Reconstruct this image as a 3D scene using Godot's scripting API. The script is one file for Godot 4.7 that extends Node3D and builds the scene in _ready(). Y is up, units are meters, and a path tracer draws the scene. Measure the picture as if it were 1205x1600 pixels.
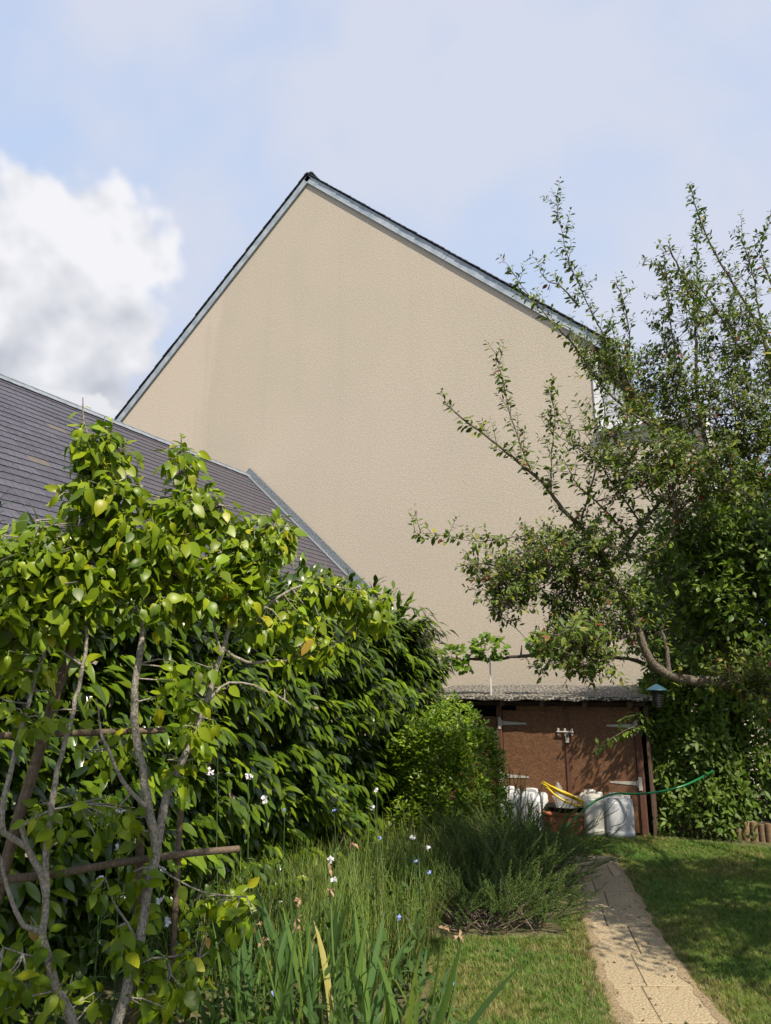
extends Node3D
# A garden corner: rendered gable, slate roof, shed, laurel hedge, espaliered pears, plum tree.
# World axes: x along the gable wall, y up, -z towards the wall. Garden points are (across, height, away),
# turned 28 degrees from the wall; spot() gives their place in the world.

const EYE := 1.45
const TURN := 28.0
const PEAR_LIMBS := [
	[0.022, 0.008, [-0.93, 0.24, 2.76, -0.90, 0.37, 2.78, -0.88, 0.48, 2.79, -0.86, 0.59, 2.80, -0.85, 0.73, 2.82, -0.83, 0.87, 2.83, -0.86, 1.03, 2.81, -0.89, 1.16, 2.79, -0.92, 1.30, 2.77, -0.93, 1.44, 2.76, -0.92, 1.58, 2.76, -0.92, 1.72, 2.77, -0.93, 1.87, 2.75, -0.99, 2.01, 2.72, -1.05, 2.17, 2.67, -1.08, 2.29, 2.64]],
	[0.016, 0.006, [-0.83, 0.87, 2.83, -0.81, 1.05, 2.85, -0.77, 1.18, 2.88, -0.73, 1.29, 2.90, -0.69, 1.44, 2.93, -0.66, 1.58, 2.95, -0.62, 1.74, 2.98, -0.56, 1.91, 3.03, -0.53, 2.05, 3.05]],
	[0.007, 0.003, [-0.71, 1.37, 2.92, -0.66, 1.45, 2.96, -0.58, 1.47, 3.01, -0.46, 1.42, 3.10, -0.40, 1.38, 3.14]],
	[0.007, 0.003, [-0.65, 1.60, 2.96, -0.57, 1.55, 3.02, -0.46, 1.56, 3.10, -0.34, 1.58, 3.19, -0.18, 1.66, 3.30]],
	[0.008, 0.003, [-0.63, 1.73, 2.98, -0.54, 1.75, 3.04, -0.47, 1.82, 3.09, -0.37, 1.88, 3.16, -0.28, 1.90, 3.23, -0.13, 1.88, 3.34, 0.01, 1.88, 3.44]],
	[0.009, 0.003, [-0.87, 1.03, 2.80, -0.92, 1.08, 2.77, -0.97, 1.18, 2.73, -1.01, 1.28, 2.70, -1.04, 1.41, 2.68]],
	[0.006, 0.002, [-1.08, 2.29, 2.64, -1.12, 2.36, 2.62, -1.15, 2.43, 2.60, -1.16, 2.53, 2.59]],
	[0.005, 0.002, [-1.05, 2.17, 2.67, -1.07, 2.32, 2.65, -1.09, 2.47, 2.64]],
	[0.007, 0.002, [-0.93, 1.87, 2.75, -0.88, 2.00, 2.80, -0.85, 2.16, 2.82, -0.84, 2.30, 2.83, -0.84, 2.46, 2.82]],
	[0.007, 0.003, [-0.90, 1.92, 2.78, -0.81, 2.09, 2.85, -0.75, 2.18, 2.89, -0.69, 2.19, 2.93]],
	[0.007, 0.003, [-0.56, 1.91, 3.03, -0.51, 2.08, 3.07, -0.46, 2.19, 3.10]],
	[0.006, 0.003, [-0.66, 1.58, 2.95, -0.70, 1.74, 2.92, -0.69, 1.89, 2.93, -0.67, 2.03, 2.95]],
	[0.006, 0.003, [-0.92, 1.72, 2.77, -1.03, 1.78, 2.68, -1.13, 1.87, 2.61, -1.19, 1.95, 2.57]],
	[0.005, 0.002, [-0.84, 0.84, 2.83, -0.75, 0.76, 2.88, -0.67, 0.71, 2.94, -0.53, 0.67, 3.04]],
	[0.004, 0.002, [-0.88, 0.51, 2.79, -0.82, 0.52, 2.84, -0.74, 0.52, 2.89, -0.68, 0.49, 2.94]],
	[0.005, 0.003, [-0.86, 0.59, 2.80, -0.94, 0.73, 2.75, -0.97, 0.81, 2.73]],
]
const PEAR2_LIMBS := [
	[0.021, 0.009, [-0.99, 0.23, 2.71, -1.02, 0.38, 2.69, -1.07, 0.49, 2.66, -1.10, 0.59, 2.63, -1.12, 0.67, 2.62, -1.12, 0.78, 2.62, -1.14, 0.86, 2.60, -1.18, 0.94, 2.57, -1.20, 1.00, 2.56, -1.18, 1.02, 2.57]],
	[0.012, 0.005, [-1.12, 0.78, 2.62, -1.13, 0.92, 2.61, -1.13, 1.06, 2.61, -1.12, 1.22, 2.62, -1.10, 1.33, 2.63, -1.09, 1.45, 2.64, -1.08, 1.57, 2.64, -1.08, 1.68, 2.64, -1.06, 1.78, 2.66, -1.04, 1.87, 2.68]],
	[0.011, 0.005, [-1.18, 0.94, 2.57, -1.24, 0.99, 2.53, -1.25, 1.07, 2.52, -1.24, 1.18, 2.53, -1.23, 1.31, 2.54, -1.21, 1.44, 2.55, -1.19, 1.55, 2.56, -1.18, 1.63, 2.58, -1.16, 1.69, 2.59]],
	[0.009, 0.005, [-1.12, 0.67, 2.62, -1.17, 0.70, 2.58, -1.19, 0.75, 2.56, -1.22, 0.83, 2.55, -1.24, 0.91, 2.53, -1.27, 0.98, 2.51]],
	[0.006, 0.002, [-1.18, 1.63, 2.58, -1.22, 1.77, 2.55, -1.24, 1.90, 2.53, -1.25, 2.03, 2.52]],
	[0.006, 0.002, [-1.18, 1.63, 2.58, -1.27, 1.74, 2.51, -1.37, 1.86, 2.44]],
	[0.005, 0.003, [-1.09, 1.53, 2.64, -1.13, 1.56, 2.61, -1.15, 1.58, 2.60]],
	[0.005, 0.002, [-1.18, 1.02, 2.57, -1.13, 1.05, 2.61, -1.06, 1.06, 2.66]],
	[0.004, 0.002, [-1.10, 0.59, 2.63, -1.16, 0.62, 2.59, -1.21, 0.65, 2.55]],
	[0.004, 0.002, [-1.07, 0.49, 2.66, -1.13, 0.49, 2.61, -1.19, 0.47, 2.57]],
]
const PEAR_CLUMPS := [
	[-1.09, 2.34, 2.64, 0.12, 0.11, 18],
	[-1.10, 2.19, 2.64, 0.15, 0.11, 22],
	[-0.98, 1.98, 2.72, 0.25, 0.17, 52],
	[-0.81, 2.17, 2.84, 0.16, 0.14, 28],
	[-0.83, 2.35, 2.83, 0.06, 0.08, 7],
	[-0.55, 2.09, 3.03, 0.18, 0.12, 30],
	[-0.71, 1.89, 2.92, 0.23, 0.13, 34],
	[-0.89, 1.80, 2.78, 0.17, 0.11, 16],
	[-0.75, 1.46, 2.89, 0.12, 0.17, 20],
	[-0.76, 1.27, 2.88, 0.11, 0.12, 13],
	[-0.24, 1.88, 3.26, 0.23, 0.07, 24],
	[-0.08, 1.79, 3.37, 0.12, 0.10, 13],
	[-0.34, 1.64, 3.19, 0.17, 0.07, 9],
	[-0.47, 1.75, 3.09, 0.19, 0.10, 14],
	[-0.43, 1.41, 3.12, 0.07, 0.06, 3],
	[-0.94, 0.75, 2.75, 0.13, 0.13, 9],
	[-0.89, 0.60, 2.78, 0.10, 0.13, 8],
	[-0.62, 0.64, 2.98, 0.14, 0.08, 13],
	[-0.75, 0.50, 2.89, 0.13, 0.11, 14],
	[-0.67, 0.59, 2.95, 0.14, 0.09, 8],
	[-1.00, 1.28, 2.70, 0.14, 0.09, 6],
	[-0.92, 0.97, 2.77, 0.08, 0.07, 4],
	[-0.80, 1.15, 2.85, 0.08, 0.07, 5],
	[-0.79, 0.39, 2.86, 0.16, 0.09, 8],
]
const PEAR2_CLUMPS := [
	[-1.24, 1.90, 2.53, 0.18, 0.10, 44],
	[-1.28, 1.72, 2.50, 0.13, 0.11, 34],
	[-1.14, 1.80, 2.60, 0.14, 0.10, 26],
	[-1.25, 1.54, 2.52, 0.10, 0.10, 18],
	[-1.19, 1.37, 2.57, 0.13, 0.09, 8],
	[-1.27, 1.38, 2.51, 0.05, 0.13, 5],
	[-1.08, 1.04, 2.65, 0.16, 0.07, 13],
	[-0.98, 0.98, 2.72, 0.09, 0.07, 6],
	[-1.18, 0.64, 2.57, 0.08, 0.10, 10],
	[-1.19, 0.54, 2.57, 0.08, 0.08, 7],
	[-1.06, 0.45, 2.66, 0.15, 0.08, 7],
	[-1.14, 0.92, 2.61, 0.13, 0.09, 3],
	[-1.17, 2.00, 2.58, 0.09, 0.07, 8],
]
const PLUM_LIMBS := [
	[0.056, 0.041, [3.19, 0.56, 4.75, 3.18, 0.96, 4.75, 3.06, 1.27, 4.68, 2.92, 1.39, 4.68]],
	[0.043, 0.016, [2.92, 1.39, 4.68, 2.59, 1.36, 4.61, 2.34, 1.39, 4.54, 2.16, 1.43, 4.46, 2.01, 1.48, 4.43, 1.83, 1.49, 4.39, 1.65, 1.53, 4.36, 1.55, 1.61, 4.32, 1.50, 1.76, 4.32, 1.46, 1.88, 4.32, 1.39, 2.04, 4.32, 1.32, 2.18, 4.32]],
	[0.016, 0.004, [1.32, 2.18, 4.32, 1.27, 2.29, 4.32, 1.19, 2.39, 4.28, 1.07, 2.50, 4.25, 0.97, 2.63, 4.21, 0.81, 2.77, 4.18, 0.64, 2.90, 4.14, 0.49, 3.00, 4.10, 0.37, 3.11, 4.10]],
	[0.015, 0.009, [1.67, 1.53, 4.36, 1.67, 1.67, 4.36, 1.66, 1.78, 4.39]],
	[0.005, 0.001, [1.32, 2.18, 4.32, 1.14, 2.28, 4.25, 0.90, 2.32, 4.18, 0.66, 2.29, 4.14, 0.49, 2.27, 4.10, 0.32, 2.31, 4.10, 0.17, 2.32, 4.10]],
	[0.009, 0.002, [1.38, 2.07, 4.32, 1.13, 2.12, 4.25, 0.91, 2.15, 4.18, 0.74, 2.12, 4.18, 0.64, 1.98, 4.18, 0.65, 1.85, 4.18]],
	[0.007, 0.002, [0.74, 2.12, 4.18, 0.59, 2.15, 4.18, 0.50, 2.15, 4.18]],
	[0.009, 0.002, [1.50, 1.76, 4.32, 1.27, 1.71, 4.25, 1.05, 1.66, 4.21, 0.92, 1.58, 4.21, 0.87, 1.51, 4.21]],
	[0.007, 0.002, [1.47, 1.81, 4.32, 1.18, 1.76, 4.10, 0.85, 1.71, 3.38, 0.76, 1.66, 3.38]],
	[0.016, 0.007, [1.34, 2.15, 4.32, 1.52, 2.33, 4.39, 1.64, 2.48, 4.43, 1.78, 2.64, 4.46, 1.94, 2.84, 4.46]],
	[0.010, 0.002, [1.94, 2.84, 4.46, 1.76, 3.04, 4.39, 1.57, 3.17, 4.36, 1.39, 3.33, 4.32, 1.23, 3.57, 4.28, 1.07, 3.75, 4.25, 0.93, 3.94, 4.25, 0.82, 4.14, 4.25]],
	[0.010, 0.001, [1.94, 2.84, 4.46, 1.83, 3.03, 4.54, 1.69, 3.35, 4.54, 1.55, 3.66, 4.54, 1.42, 4.00, 4.54, 1.30, 4.35, 4.54, 1.25, 4.67, 4.54, 1.23, 4.90, 4.54]],
	[0.007, 0.001, [1.32, 3.97, 4.46, 1.20, 4.07, 4.39, 1.08, 4.14, 4.39, 1.03, 4.28, 4.39]],
	[0.022, 0.006, [2.59, 1.36, 4.61, 2.58, 1.74, 4.68, 2.51, 2.16, 4.68, 2.38, 2.48, 4.68, 2.27, 2.74, 4.68, 2.19, 3.05, 4.68, 2.16, 3.40, 4.68, 2.19, 3.79, 4.68, 2.21, 4.19, 4.68, 2.13, 4.40, 4.68, 2.07, 4.58, 4.68]],
	[0.026, 0.004, [2.92, 1.39, 4.68, 2.88, 1.96, 4.82, 2.84, 2.64, 4.90, 2.83, 3.20, 4.90, 2.82, 3.60, 4.90, 2.80, 3.95, 4.90, 2.70, 4.24, 4.90, 2.57, 4.54, 4.90, 2.48, 4.78, 4.90, 2.42, 5.01, 4.90, 2.39, 5.23, 4.90]],
	[0.009, 0.002, [2.80, 3.95, 4.90, 2.79, 4.27, 4.90, 2.78, 4.54, 4.90, 2.75, 4.70, 4.90, 2.74, 4.83, 4.90]],
	[0.009, 0.002, [3.00, 3.80, 4.90, 2.94, 4.27, 4.90, 2.87, 4.64, 4.90, 2.90, 4.81, 4.90, 3.00, 4.98, 4.90]],
	[0.009, 0.002, [2.55, 3.86, 4.82, 2.41, 4.20, 4.82, 2.32, 4.33, 4.82, 2.18, 4.44, 4.82, 2.01, 4.52, 4.82, 1.92, 4.51, 4.82]],
	[0.006, 0.001, [2.24, 4.03, 4.75, 2.28, 4.34, 4.75, 2.31, 4.60, 4.75, 2.32, 4.82, 4.75]],
	[0.007, 0.002, [2.05, 3.50, 4.68, 2.03, 3.89, 4.68, 2.03, 4.24, 4.68, 2.03, 4.53, 4.68]],
	[0.005, 0.001, [1.00, 2.60, 4.21, 1.01, 2.84, 4.18, 1.04, 3.07, 4.18, 1.02, 3.25, 4.18]],
	[0.005, 0.001, [0.88, 2.71, 4.19, 0.82, 2.90, 4.18, 0.76, 3.11, 4.18, 0.73, 3.31, 4.18, 0.69, 3.49, 4.18]],
	[0.007, 0.001, [1.18, 2.41, 4.28, 1.29, 2.73, 4.28, 1.37, 3.03, 4.28, 1.36, 3.33, 4.28, 1.24, 3.50, 4.28]],
	[0.007, 0.001, [1.61, 2.44, 4.43, 1.42, 2.66, 4.32, 1.31, 2.83, 4.32, 1.12, 2.93, 4.25, 0.99, 3.05, 4.25]],
	[0.010, 0.003, [2.27, 2.74, 4.68, 2.03, 3.01, 4.61, 1.81, 3.19, 4.61, 1.66, 3.47, 4.61, 1.70, 3.80, 4.61, 1.68, 4.10, 4.61, 1.63, 4.25, 4.61]],
	[0.010, 0.003, [2.38, 2.48, 4.68, 2.36, 2.87, 4.75, 2.44, 3.24, 4.75, 2.44, 3.58, 4.75, 2.42, 3.83, 4.75]],
	[0.012, 0.003, [2.84, 2.64, 4.90, 2.61, 2.89, 4.82, 2.46, 3.13, 4.82, 2.35, 3.37, 4.82]],
	[0.009, 0.002, [1.52, 2.33, 4.39, 1.34, 2.48, 4.25, 1.16, 2.62, 4.18, 1.06, 2.76, 4.10]],
	[0.009, 0.002, [1.77, 2.63, 4.46, 1.80, 2.50, 4.32, 1.65, 2.27, 4.18, 1.46, 2.18, 4.10]],
	[0.022, 0.004, [2.88, 1.96, 4.82, 3.30, 2.48, 5.26, 3.54, 3.35, 5.62, 3.60, 3.97, 5.76]],
	[0.022, 0.004, [2.92, 1.39, 4.68, 2.96, 1.91, 4.32, 3.06, 2.45, 4.10, 3.08, 2.99, 3.96]],
	[0.015, 0.004, [2.51, 2.16, 4.68, 2.63, 2.32, 5.18, 2.60, 2.52, 5.47, 2.54, 2.81, 5.62]],
]
const PLUM_CLUMPS := [
	[2.20, 3.31, 4.68, 0.40, 0.35, 64],
	[2.58, 3.76, 4.82, 0.23, 0.32, 34],
	[1.89, 3.55, 4.90, 0.28, 0.28, 32],
	[1.49, 3.59, 4.46, 0.19, 0.21, 18],
	[2.12, 4.08, 4.75, 0.21, 0.28, 20],
	[2.59, 3.08, 4.82, 0.22, 0.31, 44],
	[1.49, 2.71, 4.07, 0.23, 0.19, 28],
	[1.86, 2.69, 4.14, 0.27, 0.15, 34],
	[2.42, 2.69, 4.75, 0.22, 0.17, 30],
	[2.62, 4.21, 4.90, 0.19, 0.24, 14],
	[2.04, 1.51, 4.32, 0.15, 0.08, 14],
	[2.19, 1.40, 4.39, 0.13, 0.09, 14],
	[1.21, 1.91, 4.32, 0.27, 0.23, 40],
	[1.08, 1.64, 4.18, 0.22, 0.10, 30],
	[0.74, 2.08, 4.18, 0.19, 0.13, 30],
	[0.69, 1.91, 4.18, 0.09, 0.07, 8],
	[1.25, 2.24, 4.25, 0.23, 0.15, 22],
	[0.98, 2.21, 4.25, 0.19, 0.11, 16],
	[2.55, 2.46, 4.90, 0.18, 0.27, 16],
	[1.40, 3.00, 4.32, 0.24, 0.20, 14],
	[3.02, 3.40, 5.04, 0.28, 0.57, 30],
	[3.42, 3.62, 5.18, 0.39, 0.49, 24],
	[2.60, 2.25, 5.33, 0.28, 0.38, 24],
	[2.16, 1.94, 5.04, 0.31, 0.27, 24],
]
const APPLE_LIMBS := [
	[0.080, 0.060, [4.30, 0.05, 3.60, 4.25, 0.80, 3.60, 4.10, 1.40, 3.70, 3.90, 2.00, 3.80]],
	[0.035, 0.010, [4.10, 1.40, 3.70, 3.70, 1.60, 4.20, 2.69, 1.80, 4.40, 2.46, 2.02, 4.60, 2.17, 2.14, 4.70, 1.92, 2.20, 4.70, 1.74, 2.26, 4.70]],
	[0.020, 0.006, [2.69, 1.80, 4.40, 2.57, 2.14, 4.60, 2.36, 2.33, 4.70, 2.12, 2.46, 4.70, 1.98, 2.55, 4.70]],
	[0.020, 0.006, [2.69, 1.80, 4.40, 2.49, 1.78, 4.60, 2.25, 1.75, 4.70, 2.00, 1.70, 4.70]],
	[0.018, 0.006, [3.70, 1.60, 4.20, 2.71, 1.54, 4.50, 2.45, 1.50, 4.60, 2.26, 1.47, 4.70]],
	[0.040, 0.010, [3.90, 2.00, 3.80, 3.50, 2.60, 3.20, 3.00, 3.00, 2.40, 2.85, 3.10, 1.80]],
	[0.030, 0.010, [3.90, 2.00, 3.80, 3.40, 2.80, 3.90, 2.90, 3.20, 3.40]],
	[0.030, 0.010, [3.90, 2.00, 3.80, 4.10, 3.00, 3.60, 4.10, 3.80, 3.50]],
	[0.030, 0.010, [3.90, 2.00, 3.80, 4.20, 2.80, 4.60, 4.00, 3.10, 5.40, 3.90, 2.80, 6.60, 3.40, 2.30, 7.30]],
	[0.030, 0.010, [3.90, 2.00, 3.80, 4.00, 2.60, 2.60, 3.70, 3.00, 1.60]],
]
const APPLE_CLUMPS := [
	[2.03, 2.46, 4.70, 0.23, 0.15, 26],
	[2.27, 2.29, 4.70, 0.25, 0.17, 36],
	[1.97, 2.24, 4.70, 0.21, 0.13, 24],
	[2.40, 1.99, 4.70, 0.25, 0.21, 44],
	[2.11, 1.97, 4.70, 0.25, 0.17, 40],
	[2.34, 2.16, 4.70, 0.21, 0.17, 34],
	[2.24, 1.66, 4.70, 0.22, 0.14, 34],
	[2.38, 1.51, 4.70, 0.16, 0.14, 26],
	[2.17, 1.79, 4.70, 0.21, 0.12, 22],
	[2.48, 2.33, 4.70, 0.17, 0.17, 20],
	[2.59, 1.83, 4.70, 0.21, 0.33, 30],
	[2.80, 3.00, 2.38, 0.42, 0.26, 26],
	[2.78, 2.98, 2.98, 0.42, 0.26, 26],
	[2.93, 3.31, 3.66, 0.42, 0.26, 26],
	[3.39, 3.19, 1.15, 0.42, 0.26, 26],
	[3.38, 3.00, 1.73, 0.42, 0.26, 26],
	[3.54, 3.32, 2.47, 0.42, 0.26, 26],
	[3.51, 3.04, 2.95, 0.42, 0.26, 26],
	[3.48, 3.28, 3.69, 0.42, 0.26, 26],
	[3.53, 2.99, 4.23, 0.42, 0.26, 26],
	[4.08, 3.18, 1.12, 0.42, 0.26, 26],
	[4.04, 2.99, 1.90, 0.42, 0.26, 26],
	[4.12, 3.20, 2.35, 0.42, 0.26, 26],
	[4.13, 3.21, 3.09, 0.42, 0.26, 26],
	[4.12, 3.18, 3.58, 0.42, 0.26, 26],
	[4.07, 3.14, 4.12, 0.42, 0.26, 26],
	[4.66, 3.16, 1.16, 0.42, 0.26, 26],
	[4.75, 3.04, 1.78, 0.42, 0.26, 26],
	[4.59, 3.23, 2.35, 0.42, 0.26, 26],
	[4.62, 3.29, 2.96, 0.42, 0.26, 26],
	[4.66, 3.36, 3.50, 0.42, 0.26, 26],
	[4.56, 3.05, 4.26, 0.42, 0.26, 26],
	[2.90, 2.00, 7.40, 0.40, 0.35, 56],
	[3.40, 2.30, 7.30, 0.45, 0.40, 66],
	[3.90, 2.50, 7.20, 0.45, 0.40, 66],
	[4.40, 2.70, 7.00, 0.45, 0.40, 56],
	[3.60, 3.00, 6.70, 0.45, 0.35, 60],
	[4.20, 3.20, 6.30, 0.50, 0.40, 60],
	[3.20, 1.75, 7.70, 0.40, 0.30, 44],
	[3.00, 2.60, 7.20, 0.40, 0.30, 40],
	[2.65, 2.25, 7.50, 0.35, 0.30, 40],
	[3.30, 2.75, 7.70, 0.45, 0.30, 50],
	[3.90, 3.00, 7.60, 0.45, 0.30, 50],
	[4.50, 3.00, 7.40, 0.45, 0.35, 50],
]
const OVERHEAD_LIMBS := [
	[0.070, 0.050, [0.75, 0.05, -1.40, 0.70, 1.40, -1.30, 0.55, 2.40, -0.90]],
	[0.035, 0.008, [0.55, 2.40, -0.90, 0.25, 3.00, 0.00, -0.10, 3.30, 0.60, -0.20, 3.40, 1.10]],
	[0.030, 0.008, [0.55, 2.40, -0.90, -0.10, 2.90, -0.20, -0.50, 3.25, 0.40]],
	[0.030, 0.008, [0.55, 2.40, -0.90, 0.60, 3.00, -0.20, 0.50, 3.40, 0.40]],
]
const OVERHEAD_CLUMPS := [
	[-0.10, 3.42, 0.85, 0.50, 0.20, 60],
	[-0.55, 3.38, 0.60, 0.40, 0.20, 50],
	[0.30, 3.40, 0.40, 0.45, 0.22, 30],
	[-0.30, 3.50, 0.20, 0.50, 0.20, 34],
]
var rng := RandomNumberGenerator.new()
var taken := {}
var cam: Camera3D
var vein: ImageTexture
var bark_tex: ImageTexture
var bark_height: ImageTexture
var speck_height: ImageTexture


# ---------------------------------------------------------------- shapes
class Shape:
	var v := PackedVector3Array()
	var n := PackedVector3Array()
	var t := PackedVector2Array()
	var i := PackedInt32Array()

	func add(p: Vector3, nn: Vector3, uv := Vector2.ZERO) -> int:
		v.append(p); n.append(nn); t.append(uv)
		return v.size() - 1

	func face(a: int, b: int, c: int) -> void:
		var g := (v[c] - v[a]).cross(v[b] - v[a])
		if g.dot(n[a] + n[b] + n[c]) < 0.0:
			i.append_array([a, c, b])
		else:
			i.append_array([a, b, c])

	func quad(a: Vector3, b: Vector3, c: Vector3, d: Vector3, hint: Vector3, uv := []) -> void:
		var g := (c - a).cross(b - d).normalized()
		if g.dot(hint) < 0.0:
			g = -g
		var u: Array = uv if uv.size() == 4 else [Vector2(0, 1), Vector2(1, 1), Vector2(1, 0), Vector2(0, 0)]
		var k := add(a, g, u[0])
		add(b, g, u[1]); add(c, g, u[2]); add(d, g, u[3])
		face(k, k + 1, k + 2); face(k, k + 2, k + 3)

	func tri(a: Vector3, b: Vector3, c: Vector3, hint: Vector3) -> void:
		var g := (c - a).cross(b - a).normalized()
		if g.dot(hint) < 0.0:
			g = -g
		var k := add(a, g, Vector2(0, 1))
		add(b, g, Vector2(1, 1)); add(c, g, Vector2(0.5, 0))
		face(k, k + 1, k + 2)

	func box(c: Vector3, s: Vector3, turn := Basis.IDENTITY, bevel := 0.004) -> void:
		var h := s * 0.5
		var b: float = min(bevel, min(h.x, min(h.y, h.z)) * 0.6)
		var p := func(sx, sy, sz, ax):
			var q := Vector3(sx * (h.x - (0.0 if ax == 0 else b)), sy * (h.y - (0.0 if ax == 1 else b)), sz * (h.z - (0.0 if ax == 2 else b)))
			return c + turn * q
		for s1 in [-1, 1]:
			quad(p.call(s1, -1, -1, 0), p.call(s1, -1, 1, 0), p.call(s1, 1, 1, 0), p.call(s1, 1, -1, 0), turn.x * s1)
			quad(p.call(-1, s1, -1, 1), p.call(1, s1, -1, 1), p.call(1, s1, 1, 1), p.call(-1, s1, 1, 1), turn.y * s1)
			quad(p.call(-1, -1, s1, 2), p.call(1, -1, s1, 2), p.call(1, 1, s1, 2), p.call(-1, 1, s1, 2), turn.z * s1)
			for s2 in [-1, 1]:
				quad(p.call(s1, s2, -1, 0), p.call(s1, s2, 1, 0), p.call(s1, s2, 1, 1), p.call(s1, s2, -1, 1), turn.x * s1 + turn.y * s2)
				quad(p.call(-1, s1, s2, 1), p.call(1, s1, s2, 1), p.call(1, s1, s2, 2), p.call(-1, s1, s2, 2), turn.y * s1 + turn.z * s2)
				quad(p.call(s1, -1, s2, 0), p.call(s1, 1, s2, 0), p.call(s1, 1, s2, 2), p.call(s1, -1, s2, 2), turn.x * s1 + turn.z * s2)
				for s3 in [-1, 1]:
					tri(p.call(s1, s2, s3, 0), p.call(s1, s2, s3, 1), p.call(s1, s2, s3, 2), turn * Vector3(s1, s2, s3))

	func tube(pts: PackedVector3Array, radii: PackedFloat32Array, sides := 8, lump := 0.0, seed_ := 0) -> void:
		var m := pts.size()
		var side := Vector3.ZERO
		var first := v.size()
		var along := 0.0
		for k in m:
			var dir := (pts[min(k + 1, m - 1)] - pts[max(k - 1, 0)]).normalized()
			if k == 0:
				side = dir.cross(Vector3.UP if absf(dir.y) < 0.9 else Vector3.RIGHT).normalized()
			else:
				side = (side - dir * side.dot(dir)).normalized()
				along += pts[k].distance_to(pts[k - 1])
			var other := dir.cross(side)
			for j in sides + 1:
				var a := TAU * j / sides
				var nn := side * cos(a) + other * sin(a)
				var bump := 1.0 + lump * sin(float((j % sides) * 7 + k * 3 + seed_) * 1.7)
				add(pts[k] + nn * radii[k] * bump, nn, Vector2(float(j) / sides, along * 4.0))
		for k in m - 1:
			for j in sides:
				var a := first + k * (sides + 1) + j
				var b := a + sides + 1
				face(a, a + 1, b + 1); face(a, b + 1, b)
		for e in [0, m - 1]:
			var dir := (pts[0] - pts[1]).normalized() if e == 0 else (pts[m - 1] - pts[m - 2]).normalized()
			var k := add(pts[e] + dir * radii[e] * 0.3, dir)
			for j in sides:
				var a := add(v[first + e * (sides + 1) + j], dir)
				var b := add(v[first + e * (sides + 1) + j + 1], dir)
				face(k, a, b)

	func rod(a: Vector3, b: Vector3, r: float, sides := 8) -> void:
		tube(PackedVector3Array([a, b]), PackedFloat32Array([r, r]), sides)

	func lathe(c: Vector3, profile: Array, sides := 20, squash := Vector2.ONE, power := 2.0) -> void:
		# profile: [radius, height]; power above 2 squares the outline
		var first := v.size()
		var m := profile.size()
		for k in m:
			var p0: Array = profile[max(k - 1, 0)]
			var p1: Array = profile[min(k + 1, m - 1)]
			var slope := Vector2(p1[1] - p0[1], p0[0] - p1[0]).normalized()
			for j in sides + 1:
				var a := TAU * j / sides
				var q := pow(pow(absf(cos(a)), power) + pow(absf(sin(a)), power), -1.0 / power)
				var g := Vector2(signf(cos(a)) * pow(absf(cos(a) * q), power - 1.0), signf(sin(a)) * pow(absf(sin(a) * q), power - 1.0)).normalized()
				add(c + Vector3(cos(a) * q * profile[k][0] * squash.x, profile[k][1], sin(a) * q * profile[k][0] * squash.y), Vector3(g.x * slope.x, slope.y, g.y * slope.x).normalized(), Vector2(float(j) / sides, profile[k][1]))
		for k in m - 1:
			for j in sides:
				var a := first + k * (sides + 1) + j
				var b := a + sides + 1
				face(a, a + 1, b + 1); face(a, b + 1, b)

	func mesh() -> ArrayMesh:
		var arrays := []
		arrays.resize(Mesh.ARRAY_MAX)
		arrays[Mesh.ARRAY_VERTEX] = v
		arrays[Mesh.ARRAY_NORMAL] = n
		arrays[Mesh.ARRAY_TEX_UV] = t
		arrays[Mesh.ARRAY_INDEX] = i
		var m := ArrayMesh.new()
		m.add_surface_from_arrays(Mesh.PRIMITIVE_TRIANGLES, arrays)
		return m


# ---------------------------------------------------------------- naming and placing
func numbered(called: String) -> String:
	taken[called] = taken.get(called, 0) + 1
	return called if taken[called] == 1 else "%s_%03d" % [called, taken[called] - 1]


func tag(o: Node3D, label: String, category: String, group := "") -> void:
	o.set_meta("label", label)
	o.set_meta("category", category)
	if group:
		o.set_meta("group", group)


func thing(called: String, label: String, category: String, at := Vector3.ZERO, group := "") -> Node3D:
	var o := Node3D.new()
	o.name = numbered(called)
	add_child(o)
	o.position = at
	tag(o, label, category, group)
	return o


func part(called: String, m: Mesh, mat: Material, parent: Node3D, at := Transform3D.IDENTITY) -> MeshInstance3D:
	var o := MeshInstance3D.new()
	o.name = called
	o.mesh = m
	o.material_override = mat
	o.transform = at
	parent.add_child(o, true)
	return o


func shaped(called: String, s: Shape, mat: Material, parent: Node3D, at := Transform3D.IDENTITY) -> MeshInstance3D:
	return part(called, s.mesh(), mat, parent, at)


func setting(called: String, m: Mesh, mat: Material) -> MeshInstance3D:
	var o := part(called, m, mat, self)
	o.set_meta("kind", "structure")
	return o


func spot(across: float, height: float, away: float) -> Vector3:
	var a := deg_to_rad(TURN)
	return Vector3(across * cos(a) - away * sin(a), height, -(across * sin(a) + away * cos(a)))


func lin(r: float, g: float, b: float) -> Color:
	return Color(r, g, b).linear_to_srgb()


func plain(c: Color, rough := 0.7, spec := 0.5, metal := 0.0) -> StandardMaterial3D:
	var m := StandardMaterial3D.new()
	m.albedo_color = c
	m.roughness = rough
	m.metallic_specular = spec
	m.metallic = metal
	return m


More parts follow.
